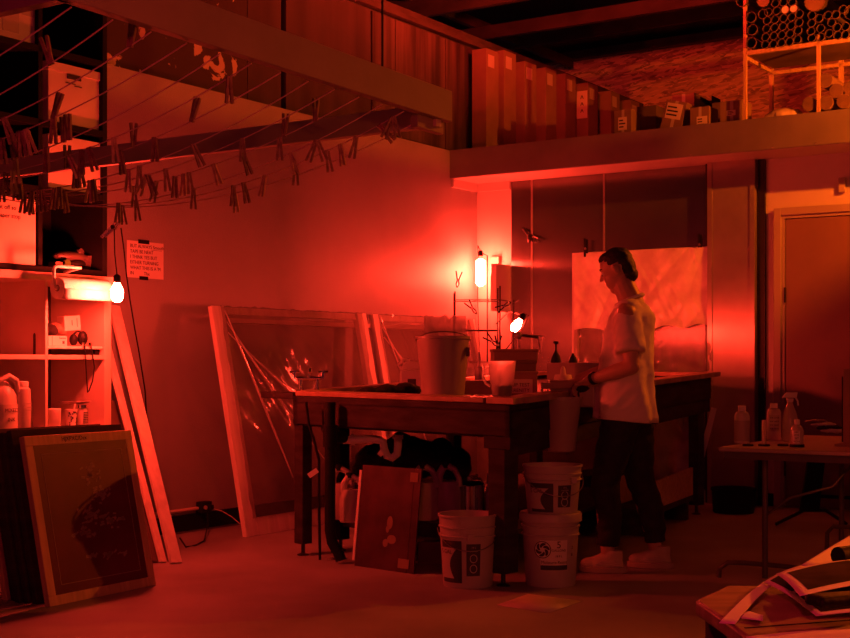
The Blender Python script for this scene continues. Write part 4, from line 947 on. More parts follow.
# ---- hanging frame with film on steel wall
a = onB(572, 253, -.06); b = onB(716, 247, -.06); Wf = (b-a).length; Hf = 1.25; zt_ = a.z
t = thing('film_frame', 'large white frame with crumpled film hung on the steel wall', 'frame', W(xr_of(a), -.06, zt_-Hf), TH)
for nm, lo, hi in (('stile', (0, 0, 0), (.055, .03, Hf)), ('stile', (Wf-.055, 0, 0), (Wf, .03, Hf)), ('top_rail', (.055, 0, Hf-.05), (Wf-.055, .03, Hf)), ('bottom_rail', (.055, 0, 0), (Wf-.055, .03, .05))): obj(nm, MB().b2(lo, hi), 'white', t, bevel=.003)
def fn(u, v):
    x = .03+u*(Wf-.05); z = .0+v*(Hf-.01); low = max(0, .55-v)
    y = -.010-.035*abs(noise.noise(V((u*6-v*4, v*2, 3))))-.012*abs(noise.noise(V((u*18+v*10, v*4, 6))))-.16*low*abs(noise.noise(V((u*7, v*5, 9))))-.16*low*abs(noise.noise(V((u*16, v*9, 4))))
    return V((x, y, z))
obj('film_sheet', MB().grid(lambda u, v: fn(u, .47+.07*noise.noise(V((u*5, 3, 0)))*(1-v)+.53*v), 90, 40), 'film3', t)
obj('film_sheet', MB().grid(lambda u, v: fn(u, (.47+.07*noise.noise(V((u*5, 3, 0))))*v), 90, 60), 'film', t)
obj('white_backing', MB().b2((.05, .018, Hf*.58), (Wf-.05, .024, Hf-.05)), 'paper', t)
def clipm(t):
    obj('clip_arm', MB().bar((0, 0, -.06), (.004, -.012, .10), .018, .012, (0, 1, 0)), 'blackrub', t); obj('clip_arm', MB().bar((.012, .01, -.05), (.02, .0, .09), .018, .012, (0, 1, 0)), 'blackrub', t); obj('spring', MB().lathe([(.012, -.012), (.012, .012)], (.01, -.006, .01), 10, RX(PI/2)), 'chrome', t)
for (px, py, lb) in ((585, 250, 'black spring clip holding the film frame near its left corner'), (699, 246, 'black spring clip holding the film frame near the column')):
    t = thing('spring_clip', lb, 'clip', onB(px, py, -.075), TH, 'clips on the film frame'); clipm(t)
# long strip by the column
t = thing('wood_strip', 'slim light strip leaning left of the column below the film frame', 'strip', V((0, 0, 0)))
pa = W(2.17, -.30, 0); pb_ = onB(714, 408, -.12); t.location = pa
obj('strip', MB(pa).bar(pa+V((0, 0, .005)), pb_, .045, .012, (0, 1, 0)), 'white', t)

# ================================================================ UNDER THE TABLE
def pail(loc, rot, lb, lid=False, style=0, H=.37):
    t = thing('plastic_pail', lb, 'bucket', loc, rot, 'five-gallon pails by the table leg')
    r0, r1 = .128, .15
    def r(z): return r0+(r1-r0)*z/H
    obj('pail_wall', MB().lathe([(r0-.004, 0), (r0, .006), (r(H*.70), H*.70), (r1+.002, H*.705), (r1+.002, H*.72), (r(H*.72), H*.725), (r(H*.82), H*.82), (r1+.003, H*.825), (r1+.003, H*.84), (r(.84*H), .845*H), (r1, H*.97), (r1+.006, H*.97), (r1+.006, H), (r1-.004, H), (r1-.006, H*.95), (r0-.006, .01), (.001, .01)], n=48), 'bucket', t)
    if lid: obj('lid', MB().lathe([(r1+.004, H-.04), (r1+.012, H-.038), (r1+.012, H-.004), (r1+.006, H+.006), (r1-.01, H+.006), (r1-.014, H-.004), (.001, H-.004)], n=48), 'bucket', t, label='pale lid')
    a0 = [i*PI/18 for i in range(19)]
    if style != 1: 
        obj('bail_handle', MB().tube([((r1+.008)*math.cos(a), -(r1+.012)*math.sin(a), H*.80-.10*math.sin(a)) for a in a0], .0025, 6), 'wire', t); obj('handle_ear', MB().box((.06*(style == 2)+.0, -(r1+.004), H*.72), (.03, .012, .03)), 'bucket', t)
    def arcpatch(a_0, a_1, z0, z1, off=.0012, n=12):
        q = MB(); q.grid(lambda u, v: V(((r(z0+(z1-z0)*v)+off)*math.cos(a_0+(a_1-a_0)*u), (r(z0+(z1-z0)*v)+off)*math.sin(a_0+(a_1-a_0)*u), z0+(z1-z0)*v)), n, 4); return q
    def rad(d): return math.radians(d)
    def curved_text(s, size, deg, z, m, align='CENTER'):
        o_ = text(s, size, 'label_print', t, (0, 0, 0), (0, 0, 0), m, align)
        for v in o_.data.vertices:
            an = rad(deg)+v.co.x/(r(z)+.003); zz_ = z+v.co.y; rr = r(zz_)+.0028+v.co.z; v.co = V((rr*math.cos(an), rr*math.sin(an), zz_))
        return o_
    if style in (0, 2):     # dark label wrapping the left side with pale swoosh
        obj('label_band', arcpatch(rad(198), rad(252), H*.08, H*.66), 'labelblack', t)
        q = MB(); q.grid(lambda u, v: V(((r(H*(.14+.42*v))+.0026)*math.cos(rad(198+u*(36-14*math.sin(PI*v)+8*v))), (r(H*(.14+.42*v))+.0026)*math.sin(rad(198+u*(36-14*math.sin(PI*v)+8*v))), H*(.14+.42*v))), 10, 10)
        obj('label_patch', q, 'bucket', t); curved_text('5 GAL', .03, 214, H*.5, 'labelblack')
        obj('info_panel', arcpatch(rad(262), rad(292), H*.18, H*.62), 'labelblack', t)
        q = MB()
        for zc in (.28, .42): q.grid(lambda u, v: V(((r(H*zc)+.0028)*math.cos(rad(277)+(.016+.004*v)/.14*math.cos(2*PI*u)), (r(H*zc)+.0028)*math.sin(rad(277)+(.016+.004*v)/.14*math.cos(2*PI*u)), H*zc+(.018+.004*v)*math.sin(2*PI*u))), 20, 1)
        obj('info_mark', q, 'bucket', t); curved_text('19 L', .014, 277, H*.57, 'bucket'); curved_text('CAUTION', .009, 277, H*.52, 'bucket')
    if style == 1:      # square label with ring emblem
        obj('label_panel', arcpatch(rad(240), rad(298), H*.30, H*.66), 'white', t); obj('label_base', arcpatch(rad(240), rad(300), H*.25, H*.315, .0018), 'labelblack', t)
        q = MB()
        for k in range(6):
            def swirl(u, v, k=k):
                ang = k*PI/3+u*1.25; rr = .033-.018*u+(.005+.006*math.sin(PI*u))*(v-.5)*1.6
                x = rr*math.cos(ang); z = rr*math.sin(ang); a_ = rad(245)+x/.14; zc = H*.53+z
                return V(((r(zc)+.004)*math.cos(a_), (r(zc)+.004)*math.sin(a_), zc))
            q.grid(swirl, 12, 2)
        def ring(u, v):
            rr = .040+.004*v; x = rr*math.cos(2*PI*u); z = rr*math.sin(2*PI*u); a_ = rad(245)+x/.14; zc = H*.53+z
            return V(((r(zc)+.004)*math.cos(a_), (r(zc)+.004)*math.sin(a_), zc))
        q.grid(ring, 36, 1)
        def disc(u, v):
            rr = .044*v; x = rr*math.cos(2*PI*u); z = rr*math.sin(2*PI*u); a_ = rad(245)+x/.14; zc = H*.53+z
            return V(((r(zc)+.0025)*math.cos(a_), (r(zc)+.0025)*math.sin(a_), zc))
        obj('emblem_disc', MB().grid(disc, 30, 2), 'white', t); obj('ring_emblem', q, 'labelblack', t)
        curved_text('5', .05, 279, H*.595, 'labelblack'); curved_text('GALLONS', .017, 279, H*.52, 'labelblack'); curved_text('18.9 L', .015, 279, H*.44, 'labelblack')
        curved_text('Moisture-Resist', .0215, 270, H*.355, 'labelblack'); curved_text('2', .022, 312, H*.55, 'labelblack'); curved_text('B', .022, 312, H*.45, 'labelblack')
    return t
def fl(px, py): return F(px, py, 0)
q = fl(468, 585); pail(V((q.x, q.y, 0)), .05, 'open white pail with dark side label, left of the table corner leg')
q = fl(550.5, 584); pail(V((q.x, q.y, 0)), .05, 'lidded white pail with ring emblem label, bottom of the two stacked', lid=True, style=1)
pail(V((q.x+.01, q.y, .365)), .25, 'open white pail stacked on the lidded one beside the man', style=2, H=.255)
# print-film panel leaning
A = F(360, 568); B = F(413, 575)
wv = (B-A); rot = math.atan2(wv.y, wv.x)
A = F(352, 566); B = F(416, 575); 
A = V((-.398, 7.42, 0)); B = V((-.065, 7.12, 0)); wv = B-A; Wp = wv.length
t = thing('print_panel', 'dark film-printed panel leaning under the table', 'panel', A, math.atan2(wv.y, wv.x), lean=-.12)
Hp = .57
obj('panel_sheet', MB().b2((0, 0, 0), (Wp-.05, .012, Hp)).b2((Wp-.05, .002, 0), (Wp, .010, Hp)), 'meshp2', t); obj('edge_strip', MB().b2((-.02, -.004, .03), (-.002, .012, Hp-.03)), 'white', t, label='white edge strip')
def oval(cx, cz, rx, rz, n=20): return [(cx+rx*math.cos(2*PI*k/n), -.0015, cz+rz*math.sin(2*PI*k/n)) for k in range(n)]
obj('pale_shape', MB().prism(oval(Wp*.55, Hp*.46, .022, .036), (0, .001, 0)).prism(oval(Wp*.52, Hp*.395, .013, .02), (0, .001, 0)), 'card', t); obj('pale_shape', MB().prism(oval(Wp*.60, Hp*.30, .034, .025), (0, .001, 0)).prism(oval(Wp*.5, Hp*.26, .02, .022), (0, .001, 0)), 'card', t)
obj('corner_patch', MB().b2((Wp*.83, -.002, Hp*.87), (Wp*.96, -.0005, Hp*.96)), 'card', t); obj('corner_patch', MB().b2((Wp*.74, -.002, Hp*.04), (Wp*.92, -.0005, Hp*.13)), 'card', t)
zs = .226
def jug(px, Y, lb, s=1.0, z=zs, rot=0):
    q = D(px, 400, Y); q.z = z
    t = thing('plastic_jug', lb, 'jug', q, rot, 'white jugs on the low shelf'); t.scale = (s, s, s)
    q = MB().loft([((0, 0, 0), .075, .06), ((0, 0, .01), .08, .065), ((0, 0, .16), .08, .065), ((0.005, 0, .22), .062, .05)]); obj('jug_body', q, 'milky', t)
    obj('jug_neck', MB().tube([(-.05, 0, .20), (-.045, 0, .26), (-.02, 0, .305), (.01, 0, .31)], [.026, .024, .022, .02], 12), 'milky', t); obj('handle', MB().tube([(.005, 0, .31), (.045, 0, .29), (.07, 0, .24), (.072, 0, .19)], [.02, .018, .017, .02], 12), 'milky', t)
    obj('cap', MB().lathe([(.024, .30), (.024, .335), (.001, .335)], (-.01, 0, 0)), 'blackrub', t); return t
jug(424, 7.7, 'white jug with open handle just right of the dark panel'); jug(447, 7.75, 'white jug with open handle above the open pail'); jug(499, 7.8, 'white jug half hidden behind the table corner leg'); 
jug(340, 7.75, 'white jug left of the dark panel, beside the drain pipe', .95); jug(351, 7.6, 'small white jug at the white edge of the dark panel', .85)
q = D(469, 500, 7.85); q.z = zs
t = thing('steel_pot', 'shiny metal pot behind the open pail', 'pot', q)
obj('pot_wall', MB().lathe([(.085, 0), (.09, .006), (.09, .19), (.094, .195), (.086, .195), (.084, .01), (.001, .01)], n=32), 'chrome', t); obj('lid', MB().lathe([(.093, .195), (.07, .215), (.012, .22), (.012, .24), (.001, .24)], n=32), 'chrome', t)
blk = MB()
for k in range(14):
    u = k/13; blk.ell(D(362+u*96, 470-12*math.sin(PI*u)-6*(k % 2), 8.2), (.09, .10, .07+.03*(k % 3)), 8)
blk = remesh(blk, .012, 4, lambda c: .02*noise.noise(c*9)+.008*noise.noise(c*30))
single('black_bag', blk, 'blackcloth', (0, 0, 0), 'heap of black plastic bags on the low shelf under the trap', 'bag')
q = V((.02, 8.3, zs)); single('storage_bin', MB().b2((-.5, -.12, 0), (.35, .3, .17)), 'blackrub', q, 'dark storage bin on the low shelf carrying the black bags', 'bin', .0, bevel=.01)
q = D(435, 512, 7.62); single('dark_carton', MB().b2((-.1, 0, 0), (.1, .1, .12)), 'carddark', V((q.x, q.y-.12, 0.0)), 'dark small box on the floor behind the open pail', 'box')
# objects under the far right part
q = V((1.35, 8.9, 0))
pa = D(652, 478, 8.6); pb_ = D(693, 461, 9.6)
t = thing('wooden_trough', 'long slanted wooden box under the right end of the sink table', 'trough', V((pa.x, pa.y, 0)))
o = t.location.copy(); dv = (pb_-pa); dv.z = 0; sd = V((-dv.y, dv.x, 0)).normalized()*.3
h0 = .36
obj('front_board', MB(o).hexa([at(pa, .18), at(pb_, .18), at(pb_+sd*.06, .18), at(pa+sd*.06, .18), at(pa, h0), at(pb_, h0+.02), at(pb_+sd*.06, h0+.02), at(pa+sd*.06, h0)]), 'woodx', t)
obj('back_board', MB(o).hexa([at(pa+sd, .18), at(pb_+sd, .18), at(pb_+sd*1.06, .18), at(pa+sd*1.06, .18), at(pa+sd, h0), at(pb_+sd, h0+.02), at(pb_+sd*1.06, h0+.02), at(pa+sd*1.06, h0)]), 'woodx', t)
obj('floor_board', MB(o).hexa([at(pa, .14), at(pb_, .14), at(pb_+sd*1.06, .14), at(pa+sd*1.06, .14), at(pa, .18), at(pb_, .18), at(pb_+sd*1.06, .18), at(pa+sd*1.06, .18)]), 'tablewood', t)
for e in (pa.lerp(pb_, .03), pa.lerp(pb_, .93)): obj('foot_board', MB(o).hexa([at(e+sd*.1, 0), at(e+dv*.06+sd*.1, 0), at(e+dv*.06+sd, 0), at(e+sd, 0), at(e+sd*.1, .14), at(e+dv*.06+sd*.1, .14), at(e+dv*.06+sd, .14), at(e+sd, .14)]), 'tablewood', t)
# plastic wrapped bundle behind trough
def fn(u, v): return W(1.55+u*.75, -.55-.1*noise.noise(V((u*6, v*5, 1)))-.1*v*0, .12+v*.8)+V((0, .05*noise.noise(V((u*10, v*8, 7))), 0))
q = W(1.9, -.5, .1); t = thing('plastic_drape', 'hanging crumpled plastic seen below the right end of the sink table', 'plastic sheet', q); obj('drape', MB(q).grid(fn, 36, 36), 'film2', t)
q = W(1.75, -.6, 0); single('metal_tray', MB().b2((-.5, -.15, 0), (.45, .2, .12)).b2((-.48, -.13, .12), (.43, .18, .16)), 'wire', q, 'shiny low metal tray under the hanging plastic', 'tray', TH, bevel=.01)
t = thing('black_bucket', 'squat black bin on the floor left of the folding table', 'bin', V((2.36, 10.05, 0)))
obj('bin_wall', MB().lathe([(.15, 0), (.155, .01), (.165, .17), (.17, .17), (.17, .185), (.16, .185), (.145, .01), (.001, .01)], n=28), 'blackrub', t); obj('bin_rim', MB().lathe([(.17, .17), (.174, .18), (.17, .19), (.165, .18), (.17, .17)], n=28, close=False), 'blackrub', t)
q = F(620, 505); single('storage_bin', MB().b2((-.5, 0, 0), (.35, .3, .3)), 'blackrub', V((q.x-.1, q.y-.4, 0)), 'black bin on the floor behind the man\'s legs', 'bin', TL, bevel=.01)

# ================================================================ FOLDING TABLE AT RIGHT
L0 = V((1.50, 6.72, 0)); 
ft = thing('folding_table', 'grey folding table with bottles, at the right of the room', 'table', L0, TH)
Zt = .715
obj('tabletop', MB().b2((0, 0, Zt-.022), (1.8, 1.35, Zt)), 'gtable', ft, bevel=.006); obj('skirt', MB().b2((.02, .03, Zt-.06), (1.78, .05, Zt-.022)).b2((.02, .05, Zt-.06), (.04, 1.3, Zt-.022)), 'gmetal', ft)
for (x, y) in ((.17, .22), (.30, 1.15), (1.45, .22), (1.45, 1.15)):
    obj('leg', MB().tube([(x, y, .03), (x, y, Zt-.022)], .015, 12), 'gmetal', ft)
obj('foot_bow', MB().tube([(-.08, .22, .012), (-.075, .22, .06), (-.03, .22, .095), (.05, .22, .10), (.28, .22, .10), (.36, .22, .095), (.41, .22, .06), (.415, .22, .012)], .013, 10), 'gmetal', ft)
obj('brace', MB().tube([(.18, .22, .36), (.26, .35, .44), (.45, .45, .50), (.6, .5, .69)], .008, 8), 'gmetal', ft)
obj('foot_bow', MB().tube([(.22, 1.13, .012), (.225, 1.13, .17), (.26, 1.13, .21), (.9, 1.13, .21)], .013, 10), 'gmetal', ft)
def onft(px, py): return F(px, py, Zt)
def bot(px, py, r, h, nr, lb, m, cap='white', capm=True, sq=False):
    q = onft(px, py); t = thing('plastic_bottle', lb, 'bottle', q, 0, 'bottles on the folding table')
    return t
t = bot(742, 443, 0, 0, 0, 'clear bottle half full of dark liquid, leftmost on the folding table', 'glass'); r = .040
obj('bottle_body', MB().lathe([(r*.95, 0), (r, .006), (r, .145), (r*.8, .165), (r*.4, .172), (r*.4, .178)]), 'milky', t); obj('cap', MB().lathe([(.02, .172), (.02, .2), (.001, .2)]), 'white', t)
obj('liquid', MB().lathe([(r*1.01, .012), (r*1.01, .122)], close=False), 'tub', t, label='darker liquid level')
t = bot(774, 440, 0, 0, 0, 'white bottle with printed label between the clear bottle and sprayer', 'milky'); r = .038
obj('bottle_body', MB().lathe([(r*.95, 0), (r, .006), (r, .155), (r*.8, .172), (r*.42, .178), (r*.42, .182)]), 'milky', t); obj('cap', MB().lathe([(.021, .178), (.021, .205), (.001, .205)]), 'white', t)
obj('label_sheet', MB().grid(lambda u, v: V(((r+.001)*math.cos(-2.6+u*1.6), (r+.001)*math.sin(-2.6+u*1.6), .05+.09*v)), 12, 1), 'labelpale', t)
for i in range(4): text('INK BASE', .012, 'label_print', t, (-.008, -r-.003, .125-i*.02), (PI/2, 0, 0))
t = bot(790, 441, 0, 0, 0, 'spray bottle with trigger head on the folding table', 'amberb')
obj('bottle_body', MB().lathe([(.04, 0), (.043, .01), (.043, .11), (.036, .15), (.018, .20), (.014, .215)]), 'amberb', t); 
hd = obj('spray_head', MB().hexa([(-.014, -.014, .215), (.014, -.014, .215), (.014, .014, .215), (-.014, .014, .215), (-.018, -.014, .235), (.018, -.014, .235), (.018, .014, .235), (-.018, .014, .235)]).hexa([(-.045, -.012, .238), (.035, -.012, .238), (.035, .012, .238), (-.045, .012, .238), (-.02, -.010, .268), (.04, -.010, .268), (.04, .010, .268), (-.02, .010, .268)]), 'white', t, bevel=.003)
obj('trigger', MB().tube([(.03, 0, .24), (.042, 0, .22), (.045, 0, .195)], .005, 8), 'white', t)
t = bot(797, 447, 0, 0, 0, 'small bottle with lettered label nearest the table edge', 'milky'); r = .033
obj('bottle_body', MB().lathe([(r*.95, 0), (r, .005), (r, .085), (r*.75, .105), (r*.35, .115), (r*.35, .12)]), 'amberb', t); obj('cap', MB().lathe([(.014, .116), (.014, .14), (.001, .14)]), 'white', t); obj('base_ring', MB().lathe([(r*1.12, 0), (r*1.12, .014), (r, .015)]), 'blackrub', t)
obj('label_sheet', MB().grid(lambda u, v: V(((r+.001)*math.cos(-2.5+u*1.1), (r+.001)*math.sin(-2.5+u*1.1), .02+.065*v)), 12, 1), 'white', t)
for i, s in enumerate(('ABC', 'DYE', 'SET', 'NO 4')): text(s, .013, 'label_print', t, (-.012, -r-.0035, .078-i*.016), (PI/2, 0, 0))
q = onft(764, 446); t = thing('glass_tube', 'slim upright glass tube on a dark foot between two bottles', 'tube', q); obj('tube_wall', MB().lathe([(.012, .008), (.012, .135), (.01, .135), (.01, .01)]), 'glass', t); obj('foot', MB().lathe([(.03, 0), (.03, .009), (.001, .01)]), 'blackrub', t)
for px, py, lb in ((748, 446, 'small dark round lid before the leftmost bottle'), (783, 446, 'small dark round lid before the spray bottle')):
    single('round_lid', MB().lathe([(.028, 0), (.028, .009), (.024, .011), (.001, .011)]), 'blackrub', onft(px, py), lb, 'lid')
t = thing('rag_bundle', 'folded rags and papers in the middle of the folding table', 'rags', onft(834, 433), .2)
for i in range(4): obj('folded_rag', remesh(MB().ell((-.03*i+.02, .03*i, .014+.018*i), (.11-.012*i, .05, .014)), .006, 2, lambda c: .006*noise.noise(c*30)), ('paper', 'blackcloth', 'white', 'card')[i], t)
q = onft(826, 438); t = thing('roll_end', 'standing roll edge beside the pale panel on the folding table', 'roll', V((q.x+.13, q.y, Zt))); obj('roll', MB().ell((0, 0, .035), (.03, .04, .035), 8), 'card', t)
t = thing('pale_panel', 'upright pale board standing on the folding table at picture edge', 'board', onft(843, 446), TH)
obj('board', MB().b2((0, 0, 0), (.5, .02, .40)), 'card', t, bevel=.002); obj('foot', MB().b2((-.03, -.05, 0), (.05, .06, .012)), 'card', t); obj('dark_edge', MB().b2((-.006, .0, .02), (-.0005, .02, .36)), 'blackrub', t)
# dark chair-like stand behind the folding table
q = F(818, 506); t = thing('black_stand', 'dark slanted prop standing behind the folding table', 'stand', V((2.76, 9.2, 0)))
o = t.location.copy(); obj('prop', MB().hexa([(-.13, 0, .10), (.0, 0, .10), (.0, .04, .10), (-.13, .04, .10), (-.05, 0, .62), (.06, 0, .62), (.06, .04, .62), (-.05, .04, .62)]), 'blackrub', t); obj('base', MB().tube([(-.3, .02, .012), (-.1, .02, .11), (.05, .02, .11), (.2, .02, .012)], .012, 8), 'blackrub', t)
single('floor_strip', MB().room(3.0, 6, -.14, -.11, .1, .125).room(3.05, 3.08, -.14, -.11, 0, .1).room(4.5, 4.53, -.14, -.11, 0, .1), 'blackrub', (0, 0, 0), 'low dark rail in front of the door base', 'rail')

# ================================================================ WORK TABLE WITH PRINTS, FRONT RIGHT
wz = .72
wt = thing('work_table', 'worn wooden work table in the bottom right corner', 'table', F(722, 612, wz)-V((0, 0, wz)))
o = wt.location.copy()
pts = [F(695, 600, wz), F(727, 585, wz), F(727, 585, wz)+V((1.3, -.12, 0)), F(727, 585, wz)+V((1.2, -.95, 0)), F(740, 622, wz)+V((-.0, -.55, 0)), F(722, 618, wz)]
obj('tabletop', MB(o).prism([p_-V((0, 0, .028)) for p_ in pts], (0, 0, .028)), 'wtable', wt, bevel=.006)
for a_ in (F(716, 604, wz), F(727, 585, wz)+V((1.2, -.2, 0)), F(727, 585, wz)+V((1.1, -.85, 0)), F(722, 618, wz)+V((.08, -.4, 0))):
    obj('leg', MB(o).bar(V((a_.x, a_.y-.0, 0)), V((a_.x, a_.y, wz-.028)), .032, .032, (0, 1, 0)), 'tablewood', wt, bevel=.002)
obj('plank_joint', MB(o).bar(F(745, 628, wz+.0005), F(880, 618, wz+.0005), .004, .002), 'ink', wt)
def sheet(name, lb, c, m, ctrl, im=None, thick=.0012):
    # ctrl: four corner points (p00,p10,p11,p01) plus bow height
    p00, p10, p11, p01, bow = ctrl
    def fn(u, v): return (p00*(1-u)+p10*u)*(1-v)+(p01*(1-u)+p11*u)*v+V((0, 0, bow*math.sin(PI*u)*(.4+.6*v)+.004*math.sin(3*v)))
    t = thing(name, lb, 'print', p00, 0, 'prints lying on the work table'); obj('sheet', MB(p00).grid(fn, 20, 12), m, t, solid=thick)
    if im:
        for (u0, u1, v0, v1) in im: obj('printed_image', MB(p00).grid(lambda u, v: fn(u0+(u1-u0)*u, v0+(v1-v0)*v)+V((0, 0, .0012)), 16, 8), 'photo', t, label='dark printed image')
    return t
def up(px, py, z): return F(px, py, wz+z)
sheet('photo_print', 'white-bordered print with dark panes, curling on the work table', 0, 'paper', (up(764, 582, .018), up(816, 616, .006), up(905, 612, .006), up(800, 566, .035), .012), im=[(.05, .46, .09, .9), (.52, .95, .09, .9)])
sheet('photo_print', 'print with wide pale border above the curled one', 0, 'paper', (up(776, 574, .04), up(800, 596, .045), up(900, 580, .04), up(850, 560, .045), .01), im=[(.12, .9, .1, .9)])
sheet('paper_sheet', 'bare bright paper sheet at the right edge of the work table', 0, 'paper', (up(800, 566, .012), up(840, 572, .012), up(925, 530, .012), up(880, 520, .012), 0))
sheet('paper_sheet', 'narrow strip of paper pointing to the table front', 0, 'paper', (up(719, 623, .003), up(735, 624, .003), up(772, 585, .012), up(764, 582, .012), 0))
sheet('paper_sheet', 'pale paper sheet lying at the very bottom of the picture', 0, 'paper', (up(746, 637, .003), up(760, 650, .003), up(900, 640, .003), up(870, 630, .003), 0))
sheet('paper_scrap', 'small bright paper scrap beside the narrow strip', 0, 'paper', (up(741, 618, .006), up(763, 621, .006), up(763, 616, .006), up(750, 612, .006), 0))
single('squeegee', remesh(MB().bar(F(812, 601, wz+.05), F(900, 594, wz+.05), .05, .018), .006, 4), 'blackrub', (0, 0, 0), 'thick black squeegee lying among the prints', 'squeegee')
single('black_roll', MB().tube([F(838, 556, wz+.05), F(900, 548, wz+.05)], .018, 12), 'blackrub', (0, 0, 0), 'black roll end at the right edge above the prints', 'roll')

# ================================================================ THE MAN
man = thing('person', 'man in white t-shirt, black trousers and pale sneakers leaning over the sink', 'person', (1.14, 7.25, 0), math.radians(163))
b = MB()
hy = .10
# torso (forward = +x, his left = +y)
b.loft([((.02, 0, .86), .10, .15), ((.02, 0, .95), .115, .165), ((.04, 0, 1.05), .10, .145), ((.045, 0, 1.2), .105, .155), ((.03, 0, 1.33), .115, .18), ((.005, 0, 1.42), .095, .16), ((0.0, 0, 1.47), .06, .10)])
b.cone((0, .15, 1.42), (0, -.15, 1.42), .06, .06)
b.cone((-.015, 0, 1.44), (.045, 0, 1.58), .070, .062)
# head, bowed
H = Matrix.Rotation(math.radians(28), 3, 'Y'); hc = V((.085, 0, 1.655))
def hp_(x, y, z): return hc+H @ V((x, y, z))
b.ell(hp_(-.015, 0, .025), (.094, .074, .092), 16, H); b.ell(hp_(.022, 0, -.035), (.064, .056, .078), 14, H); b.ell(hp_(.05, 0, -.088), (.032, .030, .026), 10, H)
b.cone(hp_(.076, 0, .022), hp_(.099, 0, -.008), .008, .0105); b.cone(hp_(.06, -.028, .038), hp_(.06, .028, .038), .015, .015); b.cone(hp_(.076, -.013, -.05), hp_(.076, .013, -.05), .010, .010); b.cone(hp_(.074, -.011, -.064), hp_(.074, .011, -.064), .009, .009); b.cone(hp_(.03, .0, -.095), hp_(-.02, 0, -.085), .035, .045)
for s in (-1, 1):
    b.ell(hp_(-.012, s*.078, -.005), (.02, .009, .032), 8, H); b.cone(hp_(-.004, s*.084, .015), hp_(-.008, s*.082, -.022), .008, .006)
# arms
sh = {1: V((.0, .185, 1.405)), -1: V((.02, -.185, 1.405))}; el = {1: V((-.035, .235, 1.125)), -1: V((.06, -.235, 1.14))}; wr_ = {1: V((.195, .165, 1.055)), -1: V((.28, -.10, 1.07))}; hd_ = {1: V((.245, .13, 1.035)), -1: V((.335, -.07, 1.045))}
for s in (1, -1):
    b.cone(sh[s], sh[s].lerp(el[s], .45), .055, .05); b.cone(sh[s].lerp(el[s], .45), el[s], .05, .04); b.cone(el[s], el[s].lerp(wr_[s], .35), .042, .044); b.cone(el[s].lerp(wr_[s], .35), wr_[s], .044, .027)
    d = (hd_[s]-wr_[s]).normalized(); sd_ = V((0, 0, 1)).cross(d).normalized(); up_ = d.cross(sd_)*-1
    if up_.z < 0: up_ = -up_
    b.cone(wr_[s], wr_[s]+d*.04, .027, .026)
    for k in range(4): b.cone(wr_[s]+d*.03+sd_*(k-1.5)*.010, wr_[s]+d*.088+sd_*(k-1.5)*.021, .014, .0125)
    for k, ln in enumerate((.032, .036, .033, .026)):
        kb = wr_[s]+d*.09+sd_*(k-1.5)*.021; k1 = kb+d*ln-up_*.012; k2 = k1+d*.012-up_*ln*.8; k3 = k2-d*.008-up_*.02
        b.cone(kb, k1, .0095, .009, 10); b.cone(k1, k2, .009, .0085, 10); b.cone(k2, k3, .0085, .0075, 10)
    tb_ = wr_[s]+d*.03-sd_*s*.02; t1 = tb_+d*.035-sd_*s*.025-up_*.015; t2 = t1+d*.03-up_*.012-sd_*s*.004
    b.cone(tb_, t1, .014, .0115, 10); b.cone(t1, t2, .011, .009, 10)
# legs
hip = {1: V((.03, .09, .90)), -1: V((.0, -.09, .90))}; kn = {1: V((.13, .11, .485)), -1: V((-.03, -.12, .49))}; an = {1: V((.115, .11, .11)), -1: V((-.115, -.13, .11))}
for s in (1, -1):
    b.cone(hip[s], kn[s], .088, .058); b.cone(kn[s], kn[s].lerp(an[s], .4), .056, .056); b.cone(kn[s].lerp(an[s], .4), an[s], .056, .038)
    b.cone(an[s], an[s]+V((-.02, 0, -.06)), .038, .035); b.cone(an[s]+V((-.02, 0, -.06)), an[s]+V((.09, .01*s, -.072)), .036, .026)
body = obj('body', remesh(b, .0055, 4), 'skin', man)
for s in (1, -1):
    e = obj('eye', MB().ell(hp_(.066, s*.029, .014), (.011, .012, .010), 8), 'white', man); obj('pupil', MB().ell(hp_(.076, s*.030, .010), (.004, .005, .005), 6), 'ink', e)
    obj('eyebrow', MB().tube([hp_(.076, s*.012, .040), hp_(.073, s*.03, .044), hp_(.060, s*.044, .038)], .004, 6), 'hair', man)
# hair: short, thick on top, clear of the face and ears
h_ = MB(); h_.ell(hp_(-.027, 0, .044), (.090, .078, .079), 16, H); h_.ell(hp_(-.058, 0, .01), (.056, .071, .085), 12, H); h_.ell(hp_(.012, 0, .092), (.05, .056, .027), 10, H); h_.ell(hp_(-.055, 0, -.05), (.048, .058, .05), 10, H)
hm = remesh(h_, .006, 3, lambda c: .003*noise.noise(c*45)+.0015*noise.noise(c*110))
Hi = H.inverted()
for v in hm.vertices:
    q = Hi @ (v.co-hc)
    if q.x > .02 and q.z < .062: v.co = hc+H @ V((.0, q.y*.6, max(q.z, .03)))
    elif q.x > -.035 and q.z < .03 and abs(q.y) > .03: v.co = hc+H @ V((-.04, q.y*.6, q.z))
obj('hair', hm, 'hair', man)
